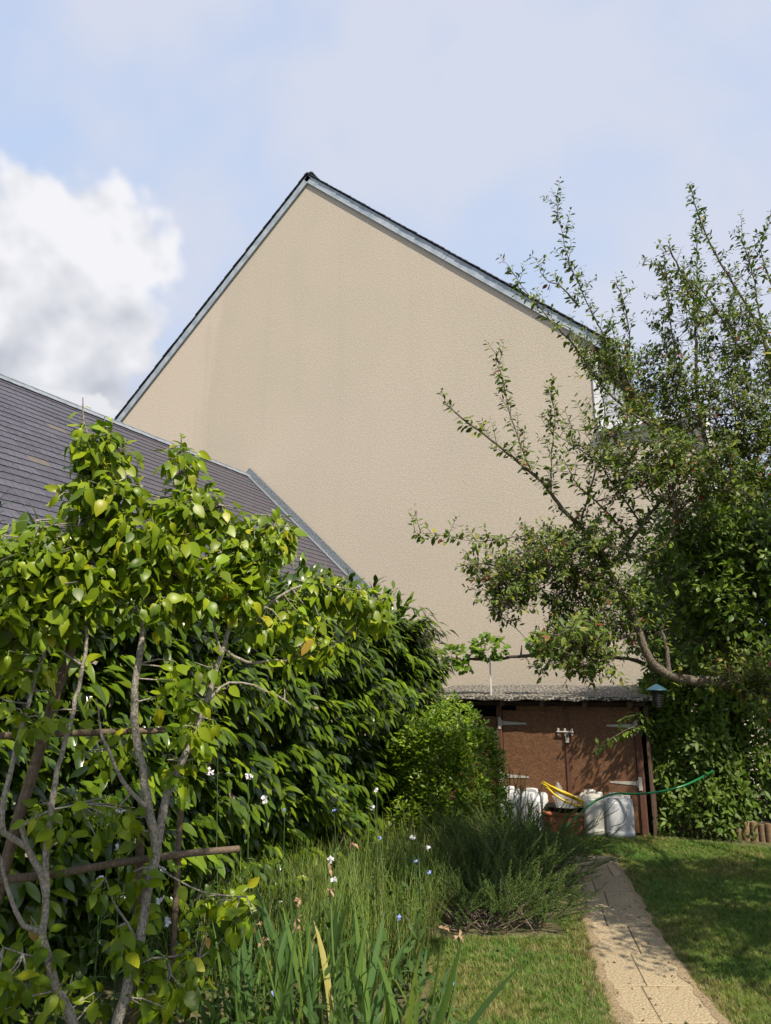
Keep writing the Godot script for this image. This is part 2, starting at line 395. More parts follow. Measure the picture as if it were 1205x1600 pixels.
func grained(colors: Array, freq: float, scale: float, rough := 0.8, relief := 0.0, stretch := Vector3.ONE, seed_ := 1) -> StandardMaterial3D:
	# colours drawn from a noise, laid on from three sides
	var m := plain(Color.WHITE, rough)
	m.albedo_texture = ramp_texture(colors, freq, seed_)
	m.uv1_triplanar = true
	m.uv1_scale = Vector3.ONE * scale * stretch
	if relief > 0.0:
		m.heightmap_enabled = true
		m.heightmap_texture = speck_height
		m.heightmap_scale = relief
	return m


func noise(freq: float, seed_: int, octaves := 5) -> FastNoiseLite:
	var f := FastNoiseLite.new()
	f.noise_type = FastNoiseLite.TYPE_SIMPLEX_SMOOTH
	f.frequency = freq
	f.seed = seed_
	f.fractal_octaves = octaves
	return f


func ramp_texture(colors: Array, freq: float, seed_: int, size := 256) -> ImageTexture:
	var src := noise(freq, seed_).get_seamless_image(size, size)
	var img := Image.create_empty(size, size, false, Image.FORMAT_RGB8)
	var m := colors.size() - 1
	for y in size:
		for x in size:
			var f: float = clampf((src.get_pixel(x, y).r - 0.15) / 0.7, 0.0, 0.999) * m
			var k := int(f)
			img.set_pixel(x, y, (colors[k] as Color).lerp(colors[k + 1], f - k))
	return ImageTexture.create_from_image(img)


# ---------------------------------------------------------------- leaves
func leaf_mesh(length: float, width: float, widest: float, fold: float, curl: float, stalk: float, steps := 5, point := 1.0) -> ArrayMesh:
	# along +y from its stalk, upper side +z
	var s := Shape.new()
	var a := []
	for k in steps + 1:
		var f := float(k) / steps
		var w := 0.5 * width * pow(sin(PI * pow(f, log(0.5) / log(widest))), point)
		if k == 0 or k == steps:
			w = 0.0
		var y := stalk + length * f
		var z := -curl * length * f * f
		var row := []
		for side in [-1, 0, 1]:
			var ripple := 0.06 * width * sin(f * 9.0 + side) if side != 0 else 0.0
			var p := Vector3(side * w * cos(fold), y, z + absf(side) * w * sin(fold) + ripple * w / (0.5 * width))
			var nn := Vector3(-side * sin(fold) * 0.9, 2.0 * curl * f, 1.0).normalized()
			row.append(s.add(p, nn, Vector2(0.5 + 0.5 * side * w / (0.5 * width), 1.0 - f)))
		a.append(row)
	for k in steps:
		for side in 2:
			if k == 0:
				s.face(a[0][1], a[1][side], a[1][side + 1])
			elif k == steps - 1:
				s.face(a[k][side], a[k][side + 1], a[steps][1])
			else:
				s.face(a[k][side], a[k][side + 1], a[k + 1][side + 1])
				s.face(a[k][side], a[k + 1][side + 1], a[k + 1][side])
	if stalk > 0.0:
		var w := width * 0.025 + 0.0006
		s.quad(Vector3(-w, 0, 0), Vector3(w, 0, 0), Vector3(w, stalk, 0), Vector3(-w, stalk, 0), Vector3.BACK, [Vector2(0.49, 1), Vector2(0.51, 1), Vector2(0.51, 0.95), Vector2(0.49, 0.95)])
	return s.mesh()


func lobed_mesh(size: float, lobes: int, depth: float, stalk: float) -> ArrayMesh:
	# a vine or fig leaf: a fan of pointed lobes round the end of the stalk
	var s := Shape.new()
	var centre := s.add(Vector3(0, stalk + size * 0.15, 0.0), Vector3.BACK, Vector2(0.5, 0.9))
	var m := lobes * 4
	var last := -1
	for k in m + 1:
		var f := float(k) / m
		var a := lerpf(-2.5, 2.5, f)
		var saw := absf(fposmod(f * lobes, 1.0) - 0.5) * 2.0
		var r := size * 0.62 * (1.0 - depth * saw) * (0.75 + 0.25 * cos(a))
		var p := Vector3(sin(a) * r, stalk + size * 0.15 + cos(a) * r, -0.25 * r * r / size + 0.05 * size * saw)
		var q := s.add(p, Vector3(p.x * 0.6 / size, 0.2, 1.0).normalized(), Vector2(0.5 + 0.5 * sin(a), 0.5 - 0.4 * cos(a)))
		if last >= 0:
			s.face(centre, last, q)
		last = q
	var w := 0.0015
	s.quad(Vector3(-w, 0, 0), Vector3(w, 0, 0), Vector3(w, stalk + size * 0.15, 0), Vector3(-w, stalk + size * 0.15, 0), Vector3.BACK)
	return s.mesh()


func leaf_material(c: Color, rough: float, through: Color, tinted := false) -> StandardMaterial3D:
	var m := plain(Color.WHITE if tinted else c, rough, 0.52 if rough < 0.28 else 0.38)
	m.vertex_color_use_as_albedo = tinted
	m.albedo_texture = vein
	m.backlight_enabled = true
	m.backlight = through
	m.cull_mode = BaseMaterial3D.CULL_DISABLED
	return m


func leaf_basis(dir: Vector3, up: Vector3, size: float) -> Basis:
	var y := dir.normalized()
	var z := up - y * up.dot(y)
	if z.length() < 0.05:
		z = y.cross(Vector3(0.3, 0.2, 0.9))
	z = z.normalized()
	return Basis(y.cross(z), y, z).scaled_local(Vector3.ONE * size)


func seen_from(p: Vector3) -> float:
	# how large a thing at p shows: 0 outside the picture
	var q := cam.transform.affine_inverse() * p
	if q.z > -0.3 or absf(q.x / q.z) > 0.54 or absf(q.y / q.z) > 0.72:
		return 0.0
	return -1.0 / q.z


func foliage(parent: Node3D, called: String, shapes: Array, rough: float, through: Color, palette: Array, places: Array, picks: PackedInt32Array, singles := 300, rest_name := "foliage") -> void:
	# the largest in view are leaves of their own; the others stand together
	var order := []
	for k in places.size():
		order.append([-seen_from(places[k].origin + places[k].basis.y * 0.04) + rng.randf() * 0.02, k])
	order.sort()
	var mats := []
	for c in palette:
		mats.append(leaf_material(Color(c.r, c.g, c.b).linear_to_srgb(), rough, through))
	var back := Transform3D(Basis.IDENTITY, -parent.position)
	var count: int = min(singles, order.size())
	for k in count:
		var at: int = order[k][1]
		part(called, shapes[at % shapes.size()], mats[picks[at]], parent, back * places[at])
	for v in shapes.size():
		var rest := []
		for k in range(count, order.size()):
			if order[k][1] % shapes.size() == v:
				rest.append(order[k][1])
		if rest.is_empty():
			continue
		var mm := MultiMesh.new()
		mm.transform_format = MultiMesh.TRANSFORM_3D
		mm.use_colors = true
		mm.mesh = shapes[v]
		mm.instance_count = rest.size()
		for k in rest.size():
			var at: int = rest[k]
			mm.set_instance_transform(k, places[at])
			var c: Color = palette[picks[at]]
			var j := rng.randf_range(0.78, 1.22)
			mm.set_instance_color(k, Color(c.r * j * rng.randf_range(0.92, 1.1), c.g * j, c.b * j))
		var o := MultiMeshInstance3D.new()
		o.name = rest_name
		o.multimesh = mm
		o.material_override = leaf_material(Color.WHITE, rough, through, true)
		o.position = -parent.position
		o.set_meta("kind", "stuff")
		parent.add_child(o, true)


func pick(weights: Array) -> int:
	var f := rng.randf()
	for k in weights.size():
		f -= weights[k]
		if f < 0.0:
			return k
	return 0


func ball() -> Vector3:
	while true:
		var p := Vector3(rng.randf_range(-1, 1), rng.randf_range(-1, 1), rng.randf_range(-1, 1))
		if p.length_squared() < 1.0:
			return p
	return Vector3.ZERO


func smooth_path(flat: Array, step := 0.05, wobble := 0.006, to_ground := false) -> PackedVector3Array:
	var p := PackedVector3Array()
	for k in flat.size() / 3:
		p.append(spot(flat[k * 3], flat[k * 3 + 1], flat[k * 3 + 2]))
	if to_ground and p[0].y > 0.0:
		p.insert(0, Vector3(p[0].x + (p[0].x - p[1].x) * 0.6, -0.05, p[0].z + (p[0].z - p[1].z) * 0.6))
	var out := PackedVector3Array()
	for k in p.size() - 1:
		var a := p[max(k - 1, 0)]
		var d := p[min(k + 2, p.size() - 1)]
		var m: int = max(1, int(p[k].distance_to(p[k + 1]) / step))
		for j in m:
			var q := p[k].cubic_interpolate(p[k + 1], a, d, float(j) / m)
			out.append(q + (ball() * wobble if out.size() > 0 else Vector3.ZERO))
	out.append(p[p.size() - 1])
	return out


func tapered(count: int, r0: float, r1: float, knots := 0.0) -> PackedFloat32Array:
	var r := PackedFloat32Array()
	for k in count:
		r.append(lerpf(r0, r1, float(k) / max(1, count - 1)) * (1.0 + knots * rng.randf_range(-1.0, 1.0)))
	return r


# a woody plant from its limbs: trunk, limbs, twigs; returns points along the limbs for leaves to sit on
func wood(parent: Node3D, limbs: Array, mat: Material, knots: float) -> Array:
	var points := []
	var back := Transform3D(Basis.IDENTITY, -parent.position)
	for k in limbs.size():
		var path := smooth_path(limbs[k][2], 0.04, 0.004 + knots * 0.01, k == 0)
		var s := Shape.new()
		s.tube(path, tapered(path.size(), limbs[k][0], limbs[k][1], knots), 9 if limbs[k][0] > 0.012 else 6, 0.05)
		shaped("trunk" if k == 0 else "branch", s, mat, parent, back)
		for j in path.size():
			points.append([path[j], (path[min(j + 1, path.size() - 1)] - path[max(j - 1, 0)]).normalized(), lerpf(limbs[k][0], limbs[k][1], float(j) / path.size()), k])
	return points


func nearest(points: Array, p: Vector3) -> Vector3:
	var best := 1e9
	var at := p
	for q in points:
		var d: float = p.distance_squared_to(q[0])
		if d < best:
			best = d
			at = q[0]
	return at


# ---------------------------------------------------------------- the scene
func _ready() -> void:
	rng.seed = 20240511
	cam = Camera3D.new()
	cam.name = "camera"
	cam.position = Vector3(0, EYE, 0)
	cam.rotation_degrees = Vector3(13.63, TURN, 0)
	cam.fov = 70.6
	cam.near = 0.05
	cam.far = 400.0
	add_child(cam)
	cam.current = true
	var env := Environment.new()
	env.background_mode = Environment.BG_SKY
	env.tonemap_mode = Environment.TONE_MAPPER_LINEAR
	env.tonemap_exposure = EXPOSURE
	env.sdfgi_enabled = true
	env.ssao_enabled = true
	env.ssil_enabled = true
	var sky := Sky.new()
	var air := PanoramaSkyMaterial.new()
	air.panorama = sky_picture()
	sky.sky_material = air
	env.sky = sky
	var around := WorldEnvironment.new()
	around.name = "air"
	around.environment = env
	add_child(around)
	var sun := DirectionalLight3D.new()
	sun.name = "sun"
	sun.light_energy = SUN
	sun.light_color = Color(1.0, 0.95, 0.87)
	sun.light_angular_distance = 0.5
	sun.shadow_enabled = true
	add_child(sun)
	var high := deg_to_rad(SUN_HEIGHT)
	var round_ := deg_to_rad(SUN_SIDE)
	var to_sun := Vector3(sin(round_) * cos(high), sin(high), cos(round_) * cos(high))
	sun.look_at_from_position(to_sun * 30.0, Vector3.ZERO, Vector3.UP)
	make_textures()
	ground_and_path()
	gable_house()
	slate_building()
	shed()
	shed_clutter()
	bed_edging()
	laurel_hedge()
	small_bush()
	pear_trees()
	plum_tree()
	apple_tree()
	overhead_tree()
	back_shrubs()
	edge_shrub()
	grape_vine()
	feeder()
	rosemary()
	irises()
	meadow()
	lawn_grass()


const EXPOSURE := 1.3
const SUN := 1.6
const SUN_HEIGHT := 52.0
const SUN_SIDE := 54.0


func sky_picture() -> ImageTexture:
	var w := 1792
	var h := 896
	var veil := noise(1.0, 5, 4)
	var fine := noise(3.0, 9, 4)
	var puff := noise(5.5, 21, 5)
	var data := PackedFloat32Array()
	data.resize(w * h * 3)
	# cloud heaps: azimuth and height in degrees (azimuth from the way the garden faces), half widths
	var heaps := [[-29.0, 30.5, 7.5, 5.6], [-24.0, 31.5, 6.2, 4.6], [-33.0, 26.0, 9.0, 5.5], [-24.5, 26.5, 6.0, 5.6], [-27.5, 22.0, 8.0, 3.2], [-26.0, 17.5, 8.0, 2.2]]
	var r2 := RandomNumberGenerator.new()
	r2.seed = 77
	for k in 14:
		var az := 66.0 + k * 16.5 + r2.randf_range(-5, 5)
		var el := r2.randf_range(14, 34)
		for j in 3:
			heaps.append([az + r2.randf_range(-6, 6), el + r2.randf_range(-3, 3), r2.randf_range(4, 9), r2.randf_range(2.5, 5)])
	var low := Color(0.36, 0.39, 0.43)
	for y in h:
		var el := 90.0 - 180.0 * (y + 0.5) / h
		if el < -1.0:
			for x in w:
				var at := (y * w + x) * 3
				data[at] = low.r; data[at + 1] = low.g; data[at + 2] = low.b
			continue
		var ce := cos(deg_to_rad(el))
		var se := sin(deg_to_rad(el))
		var near := []
		for hp in heaps:
			if absf(el - hp[1]) < 2.0 * hp[3]:
				near.append(hp)
		var blue := Color(0.400, 0.510, 0.700).lerp(Color(0.370, 0.440, 0.635), clampf((el - 28.0) / 40.0, 0, 1))
		var white := Color(0.510, 0.545, 0.648)
		for x in w:
			# the left edge of the picture looks along -z
			var lon := deg_to_rad(360.0 * (x + 0.5) / w)
			var v := Vector3(sin(lon) * ce, se, -cos(lon) * ce)
			var flat := Vector3(v.x + 0.5 * v.y, v.y * 0.9, v.z * 1.6)
			var n1 := veil.get_noise_3dv(flat + Vector3(3, 1, 7))
			var n2 := fine.get_noise_3dv(flat)
			var c := blue.lerp(white, clampf(0.58 + 0.9 * n1 + 1.15 * n2, 0.0, 1.0))
			if near.size():
				var az := fposmod(rad_to_deg(lon) + TURN + 180.0, 360.0) - 180.0
				var best := -1.0
				for hp in near:
					var da: float = (fposmod(az - hp[0] + 180.0, 360.0) - 180.0) / hp[2]
					var de: float = (el - hp[1]) / hp[3]
					best = maxf(best, 1.0 - da * da - de * de)
				if best > -0.7:
					var p := puff.get_noise_3dv(v * 2.2)
					var f := best + 0.85 * p + 0.2 * n2
					var d := smoothstep(-0.16, 0.42, f)
					if d > 0.0:
						var q := puff.get_noise_3dv(v * 2.2 + Vector3(0.05, 0.12, 0.05))
						var lit := clampf(0.64 + 0.60 * (p - q) + 0.35 * n2 + (el - 26.5) * 0.065, 0.0, 1.0)
						if el < 20.5 + 3.0 * n2:
							lit = maxf(lit, 0.75)
						c = c.lerp(Color(0.40, 0.425, 0.48).lerp(Color(0.70, 0.70, 0.73), lit), d)
			var at := (y * w + x) * 3
			data[at] = c.r; data[at + 1] = c.g; data[at + 2] = c.b
	return ImageTexture.create_from_image(Image.create_from_data(w, h, false, Image.FORMAT_RGBF, data.to_byte_array()))


func make_textures() -> void:
	# leaf veins: a pale midrib and side veins, multiplied with the leaf's colour
	var img := Image.create_empty(64, 96, false, Image.FORMAT_RGB8)
	for y in 96:
		for x in 64:
			var u := absf(x - 31.5) / 32.0
			var v := y / 96.0
			var f := 0.93
			var rib := fposmod(v * 9.0 - u * 3.2, 1.0)
			if rib < 0.13:
				f = 0.97
			if u < 0.045:
				f = 1.0
			f *= 0.97 + 0.03 * sin(x * 12.9 + y * 78.2)
			img.set_pixel(x, y, Color(f, f, f * 0.94))
	vein = ImageTexture.create_from_image(img)
	speck_height = ImageTexture.create_from_image(noise(0.11, 31, 4).get_seamless_image(256, 256))
	bark_height = ImageTexture.create_from_image(noise(0.05, 33, 5).get_seamless_image(256, 256))


func bark(light: Color, dark: Color, moss: Color, seed_: int) -> StandardMaterial3D:
	var m := grained([dark, dark.lerp(light, 0.35), light, light.lerp(Color.WHITE, 0.12), moss], 0.045, 9.0, 0.9, 0.6, Vector3(1, 0.5, 1), seed_)
	m.heightmap_texture = bark_height
	return m


# ---------------------------------------------------------------- ground, path
func path_edge(d: float) -> Array:
	# the path's middle and half width at a distance away
	var keys := [[2.0, 1.22, 0.215], [3.65, 1.27, 0.212], [4.2, 1.335, 0.205], [5.0, 1.465, 0.190], [6.0, 1.66, 0.185], [6.75, 1.78, 0.175], [7.2, 1.88, 0.175]]
	for k in keys.size() - 1:
		if d <= keys[k + 1][0]:
			var f: float = clampf((d - keys[k][0]) / (keys[k + 1][0] - keys[k][0]), 0, 1)
			return [lerpf(keys[k][1], keys[k + 1][1], f), lerpf(keys[k][2], keys[k + 1][2], f)]
	return [1.9, 0.19]


func ground_and_path() -> void:
	var s := Shape.new()
	s.quad(Vector3(-150, 0, 150), Vector3(150, 0, 150), Vector3(150, 0, -150), Vector3(-150, 0, -150), Vector3.UP)
	var earth := grained([lin(0.05, 0.055, 0.02), lin(0.08, 0.085, 0.028), lin(0.12, 0.10, 0.05), lin(0.07, 0.09, 0.025)], 0.03, 0.7, 0.95, 1.2, Vector3.ONE, 4)
	setting("ground", s.mesh(), earth)
	var bedding := Shape.new()   # sand under the slabs
	var top := []
	for k in 40:
		var d := 2.0 + k * 0.125
		var e := path_edge(d)
		top.append([spot(e[0] - e[1] + 0.01, 0.0105, d), spot(e[0] + e[1] - 0.01, 0.0105, d)])
	for k in 39:
		bedding.quad(top[k][0], top[k][1], top[k + 1][1], top[k + 1][0], Vector3.UP)
	var path := setting("path", bedding.mesh(), grained([lin(0.09, 0.07, 0.045), lin(0.15, 0.12, 0.075), lin(0.11, 0.095, 0.055)], 0.06, 3.0, 0.95, 0.5, Vector3.ONE, 8))
	var slabs := []
	for k in 4:
		var f := 0.86 + 0.075 * k
		slabs.append(grained([lin(0.22 * f, 0.172 * f, 0.104 * f), lin(0.28 * f, 0.221 * f, 0.134 * f), lin(0.325 * f, 0.261 * f, 0.163 * f), lin(0.36 * f, 0.293 * f, 0.187 * f), lin(0.42 * f, 0.353 * f, 0.238 * f)], 0.10, 1.7 + 0.25 * k, 0.92, 0.5, Vector3.ONE, 40 + k))
	# sandy soil washed over the slabs' outer edges
	var ragged := noise(2.2, 47, 5)
	for side in [-1, 1]:
		var soil := Shape.new()
		var rows := []
		for k in 122:
			var d := 2.0 + k * 0.04
			var e := path_edge(d)
			var inner: float = e[1] - 0.004 - 0.050 * clampf(0.25 + ragged.get_noise_2d(d * 2.0, side * 7.0), 0.0, 1.0)
			var outer: float = e[1] + 0.015 + 0.045 * clampf(0.5 + ragged.get_noise_2d(d * 1.5, side * 19.0), 0.0, 1.0)
			rows.append([soil.add(spot(e[0] + side * inner, 0.0175, d), Vector3.UP), soil.add(spot(e[0] + side * (e[1] + 0.01), 0.021, d), Vector3.UP), soil.add(spot(e[0] + side * outer, 0.002, d), Vector3.UP)])
		for k in 121:
			for j in 2:
				soil.face(rows[k][j], rows[k][j + 1], rows[k + 1][j + 1])
				soil.face(rows[k][j], rows[k + 1][j + 1], rows[k + 1][j])
		setting("sandy_soil", soil.mesh(), grained([lin(0.14, 0.10, 0.055), lin(0.24, 0.18, 0.105), lin(0.31, 0.24, 0.15), lin(0.20, 0.17, 0.08)], 0.07, 2.4, 0.95, 0.6, Vector3.ONE, 48))
	# courses of one or two slabs, the joint between them wandering
	var d0 := 2.0
	while d0 < 6.62:
		var l := rng.randf_range(0.34, 0.50)
		var e0 := path_edge(d0 + 0.0055)
		var e1 := path_edge(d0 + l - 0.0055)
		var cut := rng.randf_range(-0.10, 0.10)
		var spans := [[-1.0, cut], [cut, 1.0]] if rng.randf() < 0.8 else [[-1.0, 1.0]]
		for span in spans:
			var o := Shape.new()
			var rise := 0.016 + rng.randf_range(-0.0014, 0.0014)
			var ring := []
			for q in [[e0, d0 + 0.0055, 0], [e0, d0 + 0.0055, 1], [e1, d0 + l - 0.0055, 1], [e1, d0 + l - 0.0055, 0]]:
				var edge: float = span[q[2]]
				var x: float = edge * q[0][1] if absf(edge) == 1.0 else edge + (0.003 if q[2] == 0 else -0.003)
				ring.append(spot(q[0][0] + x + rng.randf_range(-0.003, 0.003), rise + rng.randf_range(-0.0008, 0.0008), q[1] + rng.randf_range(-0.003, 0.003)))
			var mid: Vector3 = (ring[0] + ring[1] + ring[2] + ring[3]) * 0.25
			var inner := []
			var low := []
			for q in ring:
				inner.append(q + (mid - q).normalized() * 0.005)
				low.append(Vector3(q.x, -0.02, q.z))
			o.quad(inner[0], inner[1], inner[2], inner[3], Vector3.UP)
			for k in 4:
				var k2 := (k + 1) % 4
				var away: Vector3 = (ring[k] + ring[k2]) * 0.5 - mid
				var lip := Vector3(0, -0.003, 0)
				o.quad(inner[k], inner[k2], ring[k2] + lip, ring[k] + lip, away.normalized() + Vector3.UP)
				o.quad(ring[k] + lip, ring[k2] + lip, low[k2], low[k], away)
			shaped("slab", o, slabs[rng.randi() % 4], path)
		d0 += l


# ---------------------------------------------------------------- the rendered gable house
const WALL_Z := -10.2
const APEX_X := -7.155
const APEX_Y := 11.20
const EAVE_R := -1.93
const EAVE_L := -12.38


func slope_y(x: float) -> float:
	return APEX_Y - absf(x - APEX_X) * 0.8975


func gable_house() -> void:
	var base := Vector3(APEX_X, 0, WALL_Z)
	var h := thing("gable_house", "tall beige roughcast gable end with zinc edged slate roof", "house", base)
	var back := Transform3D(Basis.IDENTITY, -base)
	# the weathered render: its colours by place on the wall, 11 m wide and 12 m high
	var size := 768
	var img := Image.create_empty(size, size, false, Image.FORMAT_RGB8)
	var blot := noise(0.008, 61, 4)
	var streak := noise(0.027, 62, 4)
	var grain := noise(0.35, 63, 2)
	for y in size:
		for x in size:
			var a := blot.get_noise_2d(x, y)
			var b := streak.get_noise_2d(x * 1.0, y * 0.06)
			var c := grain.get_noise_2d(x, y)
			# rain has left the strip by the left verge cleaner; the stain's ragged edge follows the runs
			var edge := 0.215 + 0.10 * (1.0 - y / float(size)) + 0.030 * b + 0.012 * a
			var dirt := smoothstep(-0.004, 0.02, x / float(size) - edge) * (0.80 + 0.20 * clampf(0.5 + a * 1.4, 0, 1))
			dirt += 0.42 * clampf(b - 0.10, 0, 1) + 0.08 * clampf(a, 0, 1)
			var col := Color(0.550, 0.482, 0.400).lerp(Color(0.464, 0.418, 0.340), clampf(dirt * 0.72, 0, 1))
			var f := 1.0 + 0.13 * c
			col = Color(col.r * f, col.g * f, col.b * f)
			img.set_pixel(x, y, col.linear_to_srgb())
	var render_ := plain(Color.WHITE, 0.92, 0.3)
	render_.albedo_texture = ImageTexture.create_from_image(img)
	render_.heightmap_enabled = true
	render_.heightmap_texture = ImageTexture.create_from_image(noise(0.22, 64, 3).get_image(2048, 2048))
	render_.heightmap_scale = 0.32
	var pale := grained([lin(0.43, 0.37, 0.29), lin(0.53, 0.45, 0.36), lin(0.56, 0.48, 0.38)], 0.05, 0.5, 0.92, 0.4, Vector3.ONE, 6)
	var zinc := grained([lin(0.26, 0.315, 0.38), lin(0.34, 0.395, 0.46), lin(0.42, 0.47, 0.53)], 0.02, 0.7, 0.55, 0.1, Vector3(1, 1, 1), 7)
	var slate := plain(lin(0.032, 0.036, 0.045), 0.6)
	var uv := func(p: Vector3) -> Vector2:
		return Vector2((p.x + 12.9) / 12.0, 1.0 - p.y / 12.0)
	var wl := EAVE_L + 0.35
	var s := Shape.new()
	var ridge := Vector3(APEX_X, APEX_Y - 0.05, WALL_Z)
	var a0 := Vector3(wl, 0, WALL_Z)
	var a1 := Vector3(wl, slope_y(wl) - 0.05, WALL_Z)
	var b0 := Vector3(EAVE_R, 0, WALL_Z)
	var b1 := Vector3(EAVE_R, slope_y(EAVE_R) - 0.05, WALL_Z)
	var m0 := Vector3(APEX_X, 0, WALL_Z)
	s.quad(a0, m0, ridge, a1, Vector3.BACK, [uv.call(a0), uv.call(m0), uv.call(ridge), uv.call(a1)])
	s.quad(m0, b0, b1, ridge, Vector3.BACK, [uv.call(m0), uv.call(b0), uv.call(b1), uv.call(ridge)])
	shaped("gable_wall", s, render_, h, back)
	var deep := Vector3(0, 0, -11.0)
	var sides := Shape.new()
	sides.quad(a0, a0 + deep, a1 + deep, a1, Vector3.LEFT)
	sides.quad(b0, b0 + deep, b1 + deep, b1, Vector3.RIGHT)
	sides.quad(a0 + deep, m0 + deep, ridge + deep, a1 + deep, Vector3.FORWARD)
	sides.quad(m0 + deep, b0 + deep, b1 + deep, ridge + deep, Vector3.FORWARD)
	shaped("side_walls", sides, pale, h, back)
	# the roof: two slabs; its slates show along the verges
	for side in [-1, 1]:
		var eave: float = (EAVE_L if side < 0 else EAVE_R) + side * 0.22
		var roof := Shape.new()
		var p0 := Vector3(APEX_X, APEX_Y + 0.11, WALL_Z + 0.022)
		var p1 := Vector3(eave, slope_y(eave) + 0.11, WALL_Z + 0.022)
		var down := Vector3(0, -0.13, 0)
		var up := Vector3(0.67 * side, 0.74, 0)
		roof.quad(p0, p1, p1 + deep, p0 + deep, up)
		roof.quad(p0 + down, p1 + down, p1 + down + deep, p0 + down + deep, -up)
		roof.quad(p0, p1, p1 + down, p0 + down, Vector3.BACK)
		roof.quad(p1, p1 + deep, p1 + down + deep, p1 + down, Vector3(side, 0, 0))
		var r := shaped("roof", roof, slate, h, back)
		var dir := (p1 - p0).normalized()
		var turn := Basis(dir, dir.cross(Vector3.BACK) * -1.0 if dir.cross(Vector3.BACK).y < 0 else dir.cross(Vector3.BACK), Vector3.BACK)
		turn.y = up.normalized()
		turn.z = turn.x.cross(turn.y)
		var tile := Shape.new()
		tile.box(Vector3(0.0, 0.0, 0.0), Vector3(0.27, 0.011, 0.24), Basis.IDENTITY, 0.002)
		var tm := tile.mesh()
		var len_ := p0.distance_to(p1)
		var k := 0
		while k * 0.14 < len_ - 0.05:
			var tilt := Basis(Vector3.BACK, 0.05)
			var at := p0 + dir * (0.14 * k + 0.10) + turn.y * (0.022 + rng.randf_range(-0.003, 0.004)) + Vector3(0, 0, -0.075 + rng.randf_range(-0.006, 0.006))
			part("slate", tm, slate, r, Transform3D(turn * tilt, at))
			k += 1
		# zinc verge boards in lengths of two metres, set proud of the wall
		var start := 0.0
		while start < len_ - 0.02:
			var l := minf(2.0, len_ - start)
			var b := Shape.new()
			var mid := p0 + dir * (start + l * 0.5) - turn.y * 0.065 + Vector3(0, 0, 0.006)
			b.box(mid, Vector3(l - 0.006, 0.125, 0.020), turn, 0.004)
			b.box(mid - turn.y * 0.066 + Vector3(0, 0, -0.004), Vector3(l - 0.006, 0.014, 0.034), turn, 0.003)
			shaped("verge_board", b, zinc, h, back)
			start += l
	var cap := Shape.new()
	cap.box(Vector3(APEX_X, APEX_Y + 0.15, WALL_Z - 5.47), Vector3(0.20, 0.06, 11.0), Basis.IDENTITY, 0.02)
	shaped("ridge_cap", cap, slate, h, back)
	# the lower wing on the right with its pale band, white gutter and downpipe
	var white := plain(lin(0.70, 0.71, 0.74), 0.45)
	var wing := Shape.new()
	wing.box(Vector3(-1.20, 2.5, WALL_Z - 2.512), Vector3(1.50, 5.0, 5.0), Basis.IDENTITY, 0.01)
	shaped("lower_wing", wing, pale, h, back)
	var front := Shape.new()
	var w0 := Vector3(EAVE_R, 0, WALL_Z - 0.004)
	var w1 := Vector3(-0.45, 0, WALL_Z - 0.004)
	var tall := Vector3(0, 5.0, 0)
	front.quad(w0, w1, w1 + tall, w0 + tall, Vector3.BACK, [uv.call(w0), uv.call(w1), uv.call(w1 + tall), uv.call(w0 + tall)])
	shaped("wing_wall", front, render_, h, back)
	var band := Shape.new()
	var t0 := Vector3(EAVE_R, 5.0, WALL_Z - 0.02)
	var t1 := Vector3(-0.95, 5.0, WALL_Z - 0.02)
	var t2 := Vector3(EAVE_R, 6.0, WALL_Z - 0.02)
	var in_ := Vector3(0, 0, -4.9)
	band.tri(t0, t1, t2, Vector3.BACK)
	band.quad(t1, t2, t2 + in_, t1 + in_, Vector3(1, 1, 0))
	band.tri(t0 + in_, t1 + in_, t2 + in_, Vector3.FORWARD)
	shaped("pale_cladding", band, grained([lin(0.42, 0.44, 0.48), lin(0.50, 0.52, 0.56)], 0.02, 1.0, 0.5), h, back)
	var gut := Shape.new()
	gut.box(Vector3(-1.17, 5.06, WALL_Z + 0.05), Vector3(1.52, 0.11, 0.12), Basis.IDENTITY, 0.02)
	gut.box(Vector3(-1.17, 4.98, WALL_Z + 0.02), Vector3(1.50, 0.05, 0.04), Basis.IDENTITY, 0.01)
	shaped("gutter", gut, white, h, back)
	var trim := Shape.new()
	trim.box(Vector3(EAVE_R + 0.04, 5.67, WALL_Z + 0.012), Vector3(0.13, 1.10, 0.03), Basis.IDENTITY, 0.006)
	shaped("corner_trim", trim, white, h, back)
	var pipe := Shape.new()
	pipe.rod(Vector3(-0.50, 0, WALL_Z + 0.06), Vector3(-0.50, 5.0, WALL_Z + 0.06), 0.045, 12)
	shaped("downpipe", pipe, white, h, back)


